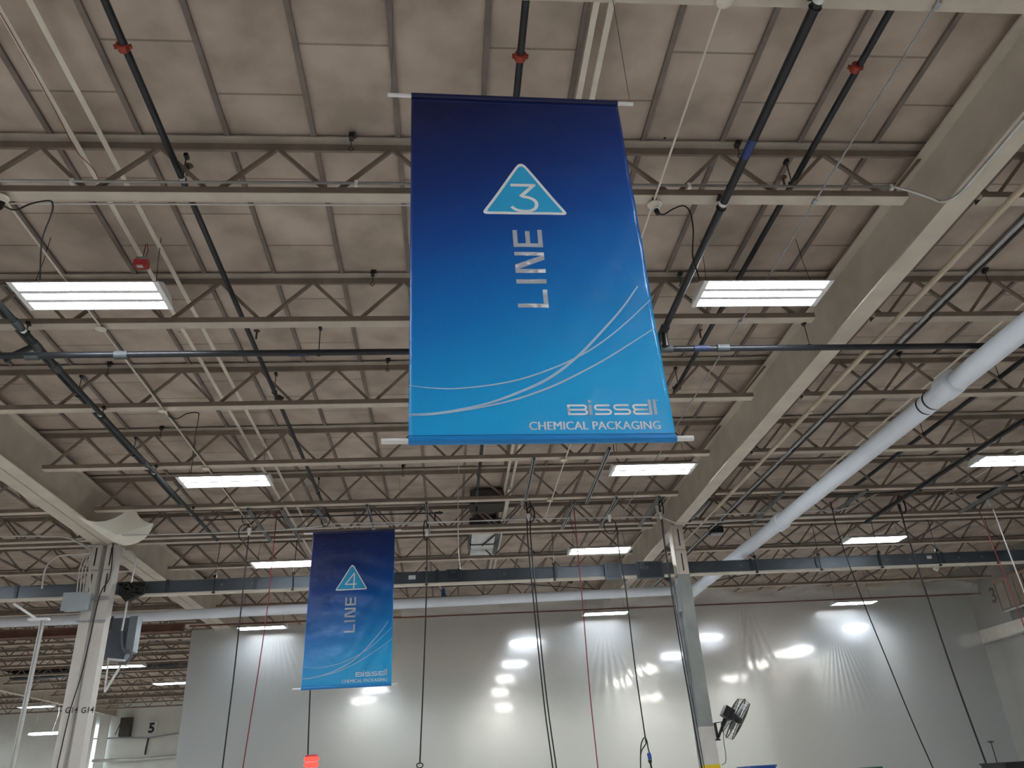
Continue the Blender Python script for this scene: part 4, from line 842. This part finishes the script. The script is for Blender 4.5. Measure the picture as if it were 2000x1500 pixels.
a, b = at(918, 1000, z=4.2), at(978, 1022, z=4.2); MB().box((a.x, 12.55, 4.2), (b.x, 13.0, 4.45)).build('duct_box', mat('dull_brown_duct', (.05, .045, .043), .7), t); MB().bar((b.x+.03, 11.8, 4.2), (b.x+.03, 14.6, 4.2), .05, .05).build('duct_arm', STRIP, t)
# wall fan on the grey column
def PX(px, py, y=12.75): return at(px, py, y=y)
t = thing('wall_fan', 'black caged industrial fan bracketed to the grey column', 'fan', PX(1403, 1444))
MB().bar(PX(1396, 1412), PX(1402, 1444), .035, .035).bar(PX(1403, 1440), PX(1413, 1412), .035, .035).cbox(PX(1402, 1445), (.07, .05, .02)).bar(PX(1396, 1412), PX(1412, 1410), .012, .012).build('wall_bracket', BLACKM, t)
MB().bar(PX(1411, 1417), PX(1416, 1404), .05, .05).build('swivel_joint', BLACKM, t)
mt = MB().bar(PX(1417, 1402), PX(1425, 1383), .15, .16).build('motor_housing', BLACKM, t)
c0, ax = PX(1437, 1403), (PX(1456, 1366)-PX(1419, 1438)).normalized(); vd = c0.normalized(); nrm = ax.cross(vd).normalized(); nrm = (nrm if nrm.x > 0 else -nrm); nrm = (nrm-vd*.10).normalized(); nrm = (nrm-ax*nrm.dot(ax)).normalized(); e2 = nrm.cross(ax).normalized()
R_ = (PX(1456, 1366)-PX(1419, 1438)).length/2
cg = MB()
for d, rr in ((-.085, R_*.86), (0, R_), (.085, R_*.93)):
    cg.tube([c0+nrm*d+(ax*math.cos(a)+e2*math.sin(a))*rr for a in [2*PI*k/36 for k in range(37)]], .006 if d else .009, 5, caps=False)
for d, sgn in ((-.085, -1), (.085, 1)):
    for k in range(1, 6): cg.tube([c0+nrm*(d+sgn*.012)+(ax*math.cos(a)+e2*math.sin(a))*R_*.15*k for a in [2*PI*i/30 for i in range(31)]], .0018, 4, caps=False)
for k in range(24):
    a = 2*PI*k/24; v = ax*math.cos(a)+e2*math.sin(a)
    cg.tube([c0+nrm*-.10+v*.05, c0+nrm*-.085+v*R_*.86, c0+v*R_, c0+nrm*.085+v*R_*.93, c0+nrm*.10+v*.05], .0018, 4)
cg.build('fan_cage', BLACKM, t)
MB().prof(c0-nrm*.10, nrm, [(0, .06), (.10, .06), (.18, .045), (.2, .02)], 16).build('fan_hub', BLACKM, t)
for k in range(3):
    a = 2*PI*k/3+.4; v = ax*math.cos(a)+e2*math.sin(a); s = nrm.cross(v)
    vs = [c0+v*.05-s*.03-nrm*.02, c0+v*.05+s*.03+nrm*.02, c0+v*R_*.8+s*.10+nrm*.04, c0+v*R_*.85-s*.06-nrm*.03]; mb = MB(); mb.add(vs+[q+nrm*.004 for q in vs], [(0, 1, 2, 3), (7, 6, 5, 4), (0, 4, 5, 1), (1, 5, 6, 2), (2, 6, 7, 3), (3, 7, 4, 0)]); mb.build('fan_blade', GALV, t)
MB().tube(smooth([PX(*q) for q in ((1412, 1420), (1414, 1450), (1417, 1470), (1417, 1488), (1410, 1494))], 5), .005, 6).build('fan_cord', BLACK, t)

# small things between busway and plastic
for px, py, y, lab in ((1398, 1036, 13.3, 'black speaker-like box right of the grey column head'), (1365, 1045, 13.4, 'dark camera housing beside the grey column head')):
    pass
p = at(1398, 1036, y=13.3); t = thing('wall_speaker', 'black box with a pale underside hanging right of the grey column head', 'speaker', p); MB().cbox(p, (.22, .16, .12)).build('speaker_body', BLACKM, t); MB().cbox(p+Vector((0, -.02, -.07)), (.2, .14, .02)).build('speaker_grille', GALV, t); MB().tube([p+Vector((0, 0, .05)), p+Vector((.02, 0, .35))], .01).build('stem', GALVL, t)
p = at(1640, 1108, y=16.9); t = thing('alarm_strobe', 'small red alarm box below the busway in the right bay', 'fire alarm', p); MB().cbox(p, (.14, .08, .09)).build('red_housing', REDB, t); MB().tube([p, (p.x, p.y, CHORD)], .008).build('stem', BLACKM, t)
p = at(866, 1160, y=17.3); t = thing('ceiling_speaker', 'small dark fan head hanging above the plastic right of the LINE 4 banner', 'fan', p); MB().prof(p-Vector((.03, .02, 0)), (1, .3, 0), [(0, .06), (.02, .12), (.04, .12), (.06, .03)], 16).build('fan_head', BLUEP, t); MB().bar(p+Vector((-.05, 0, .1)), (p.x-.08, p.y, CHORD), .05, .05).build('fan_post', PAINT, t)
for i, (px, py, lab) in enumerate(((1577, 1107, 'dark clamp-on speaker below the busway near the white pipe'), (1475, 1117, 'dark spotlight head under the busway in the right bay'), (1822, 1107, 'pale floodlight head under the busway at the right'), (1298, 1127, 'dark spotlight head under the busway left of the grey column'), (1108, 1130, 'dark spotlight head under the busway below the middle fixture'))):
    p = at(px, py, y=16.8); t = thing('spotlight_head', lab, 'spotlight', p); MB().prof(p, (.6, -.3, -.4), [(0, .02), (.02, .06), (.12, .07), (.13, .03)], 14).build('lamp_head', WHITEP if 'pale' in lab else BLACKM, t); MB().tube([p, (p.x, p.y, CHORD)], .01).build('stem', BLACKM, t)
o = lines([(0, 1320), (90, 1318), (200, 1308), (375, 1292)], 30, 'far dark busway crossing behind the G14 column', r=.16, m=BUSD, name='far_busway', cat='busway')
o = lines([(740, 1150), (1010, 1140), (1180, 1152), (1330, 1148), (1480, 1118), (1600, 1112), (1720, 1095)], 17.4, 'thin dark wire sagging below the busway across the joists', r=.009, m=BLACK, name='sagging_wire', cat='wire')

# ---------------------------------------------------------------- far wall at the left, right wall
def sq(px0, py0, px1, py1, y, m, name, lab, cat, th=.06, par=None):
    a, b = at(px0, py0, y=y), at(px1, py1, y=y); mb = MB().box((a.x, y, b.z), (b.x, y+th, a.z)); return tag(mb.build(name, m), lab, cat)
yw = 39.9
a, b = at(178, 1418, y=yw), at(193, 1500, y=yw); w1 = MB().box((a.x, yw, b.z-2), (b.x, yw+.05, a.z)).build('window_1', mat('lit_window_pane', (.8, .85, .9), .3, emit=((.9, .95, 1), 1.1))); w1['kind'] = 'structure'
for i, (x0, x1) in enumerate(((150, 176), (195, 203))):
    a, b = at(x0, 1405, y=yw), at(x1, 1500, y=yw); o = MB().box((a.x+.05, yw-.08, FLOOR), (b.x-.05, yw-.01, b.z+3.0)).build('trim_%d' % (i+1), CONCW); o['kind'] = 'structure'
p = at(298, 1421, y=yw-.015); t = thing('door_sign', 'white plate with a black 5 on the far wall', 'sign', p); MB().cbox(p, (.36, .03, .50)).build('sign_plate', WHITEM, t)
mb, wd = text_mb('5', .56, p+Vector((-.17, -.03, -.20)), Vector((1, 0, 0)), Vector((0, 0, 1)), bold=.02); mb.build('sign_digit', INK, t)
p = at(246, 1420, y=yw-.15); t = thing('dock_heater', 'dark boxy heater mounted on the far wall left of the 5', 'heater', p); MB().cbox(p, (.46, .3, .78)).build('heater_body', mat('dark_olive', (.05, .045, .035), .6), t); MB().bar(p+Vector((-.42, 0, -.3)), p+Vector((-.22, 0, .3)), .03, .03).build('bracket', BLACKM, t)
lines([(180, 1443), (245, 1441), (290, 1441), (350, 1432)], yw-.03, 'dark rail along the far wall under the heater', r=.03, m=GALV, name='rail', cat='rail')
o = lines([(290, 1441), (286, 1458), (283, 1474)], yw-.03, 'thin dark drop pipe on the far wall', r=.04, m=BLACKM, name='drop_pipe', cat='pipe')
lines([(180, 1486), (260, 1484), (345, 1477)], yw-.06, 'pale rail low on the far wall', r=.07, m=GALVL, name='rail', cat='rail')
# right wall: tan siding above a dark opening and a cream beam
xw = 13.45
za = at(1985, 1182, x=xw).z; ye = at(1938, 1142, x=xw).y
t = thing('wall_siding', 'tan ribbed wall panelling at the right edge', 'wall panel', (xw, 15, za)); MB().box((xw, -2, za), (xw+.1, ye, 3.9)).build('siding_sheet', SIDING, t)
mb = MB()
for k in range(55): y = ye-.1-.34*k; mb.box((xw-.012, y, za), (xw, y+.03, 3.9))
mb.build('siding_groove', mat('siding_groove', (.10, .08, .06), .7), t)
MB().tube([(xw-.06, -2, 3.92), (xw-.06, 18.6, 3.85)], .04, 10).build('top_pipe', mat('brown_pipe', (.38, .24, .17), .5), t)
z1, z2_ = at(1985, 1196, x=xw).z, at(1985, 1213, x=xw).z
o = MB().box((xw, -2, z2_), (xw+.08, ye-.3, za-.03)).build('window_2', DARK); o['kind'] = 'structure'
o = MB().box((xw, 8, FLOOR), (xw+.08, ye-.5, z2_-.29)).build('door_1', mat('brown_door', (.045, .03, .025), .6)); o['kind'] = 'structure'
o = MB().tube([(xw-.12, -2, za-.03), (xw-.12, 18.4, za-.08)], .03, 8).build('rail', GALVL); tag(o, 'silver rail below the tan panelling at the right edge', 'rail')
o = MB().box((xw-.15, -2, z2_-.28), (xw+.05, 21, z2_)).build('ledge_beam', STRIP); tag(o, 'cream ledge beam below the dark opening at the right edge', 'beam')
p = at(1938, 1178, x=xw-.02); mb, wd = text_mb('3', .5, p, Vector((0, -1, 0)), Vector((0, 0, 1)), bold=.01); o = mb.build('wall_digit', INK, None, loc=p); tag(o, 'dark digit 3 on the wall seen through the clear plastic', 'sign')
for o in bpy.data.objects:
    if '_o' in o: del o['_o']
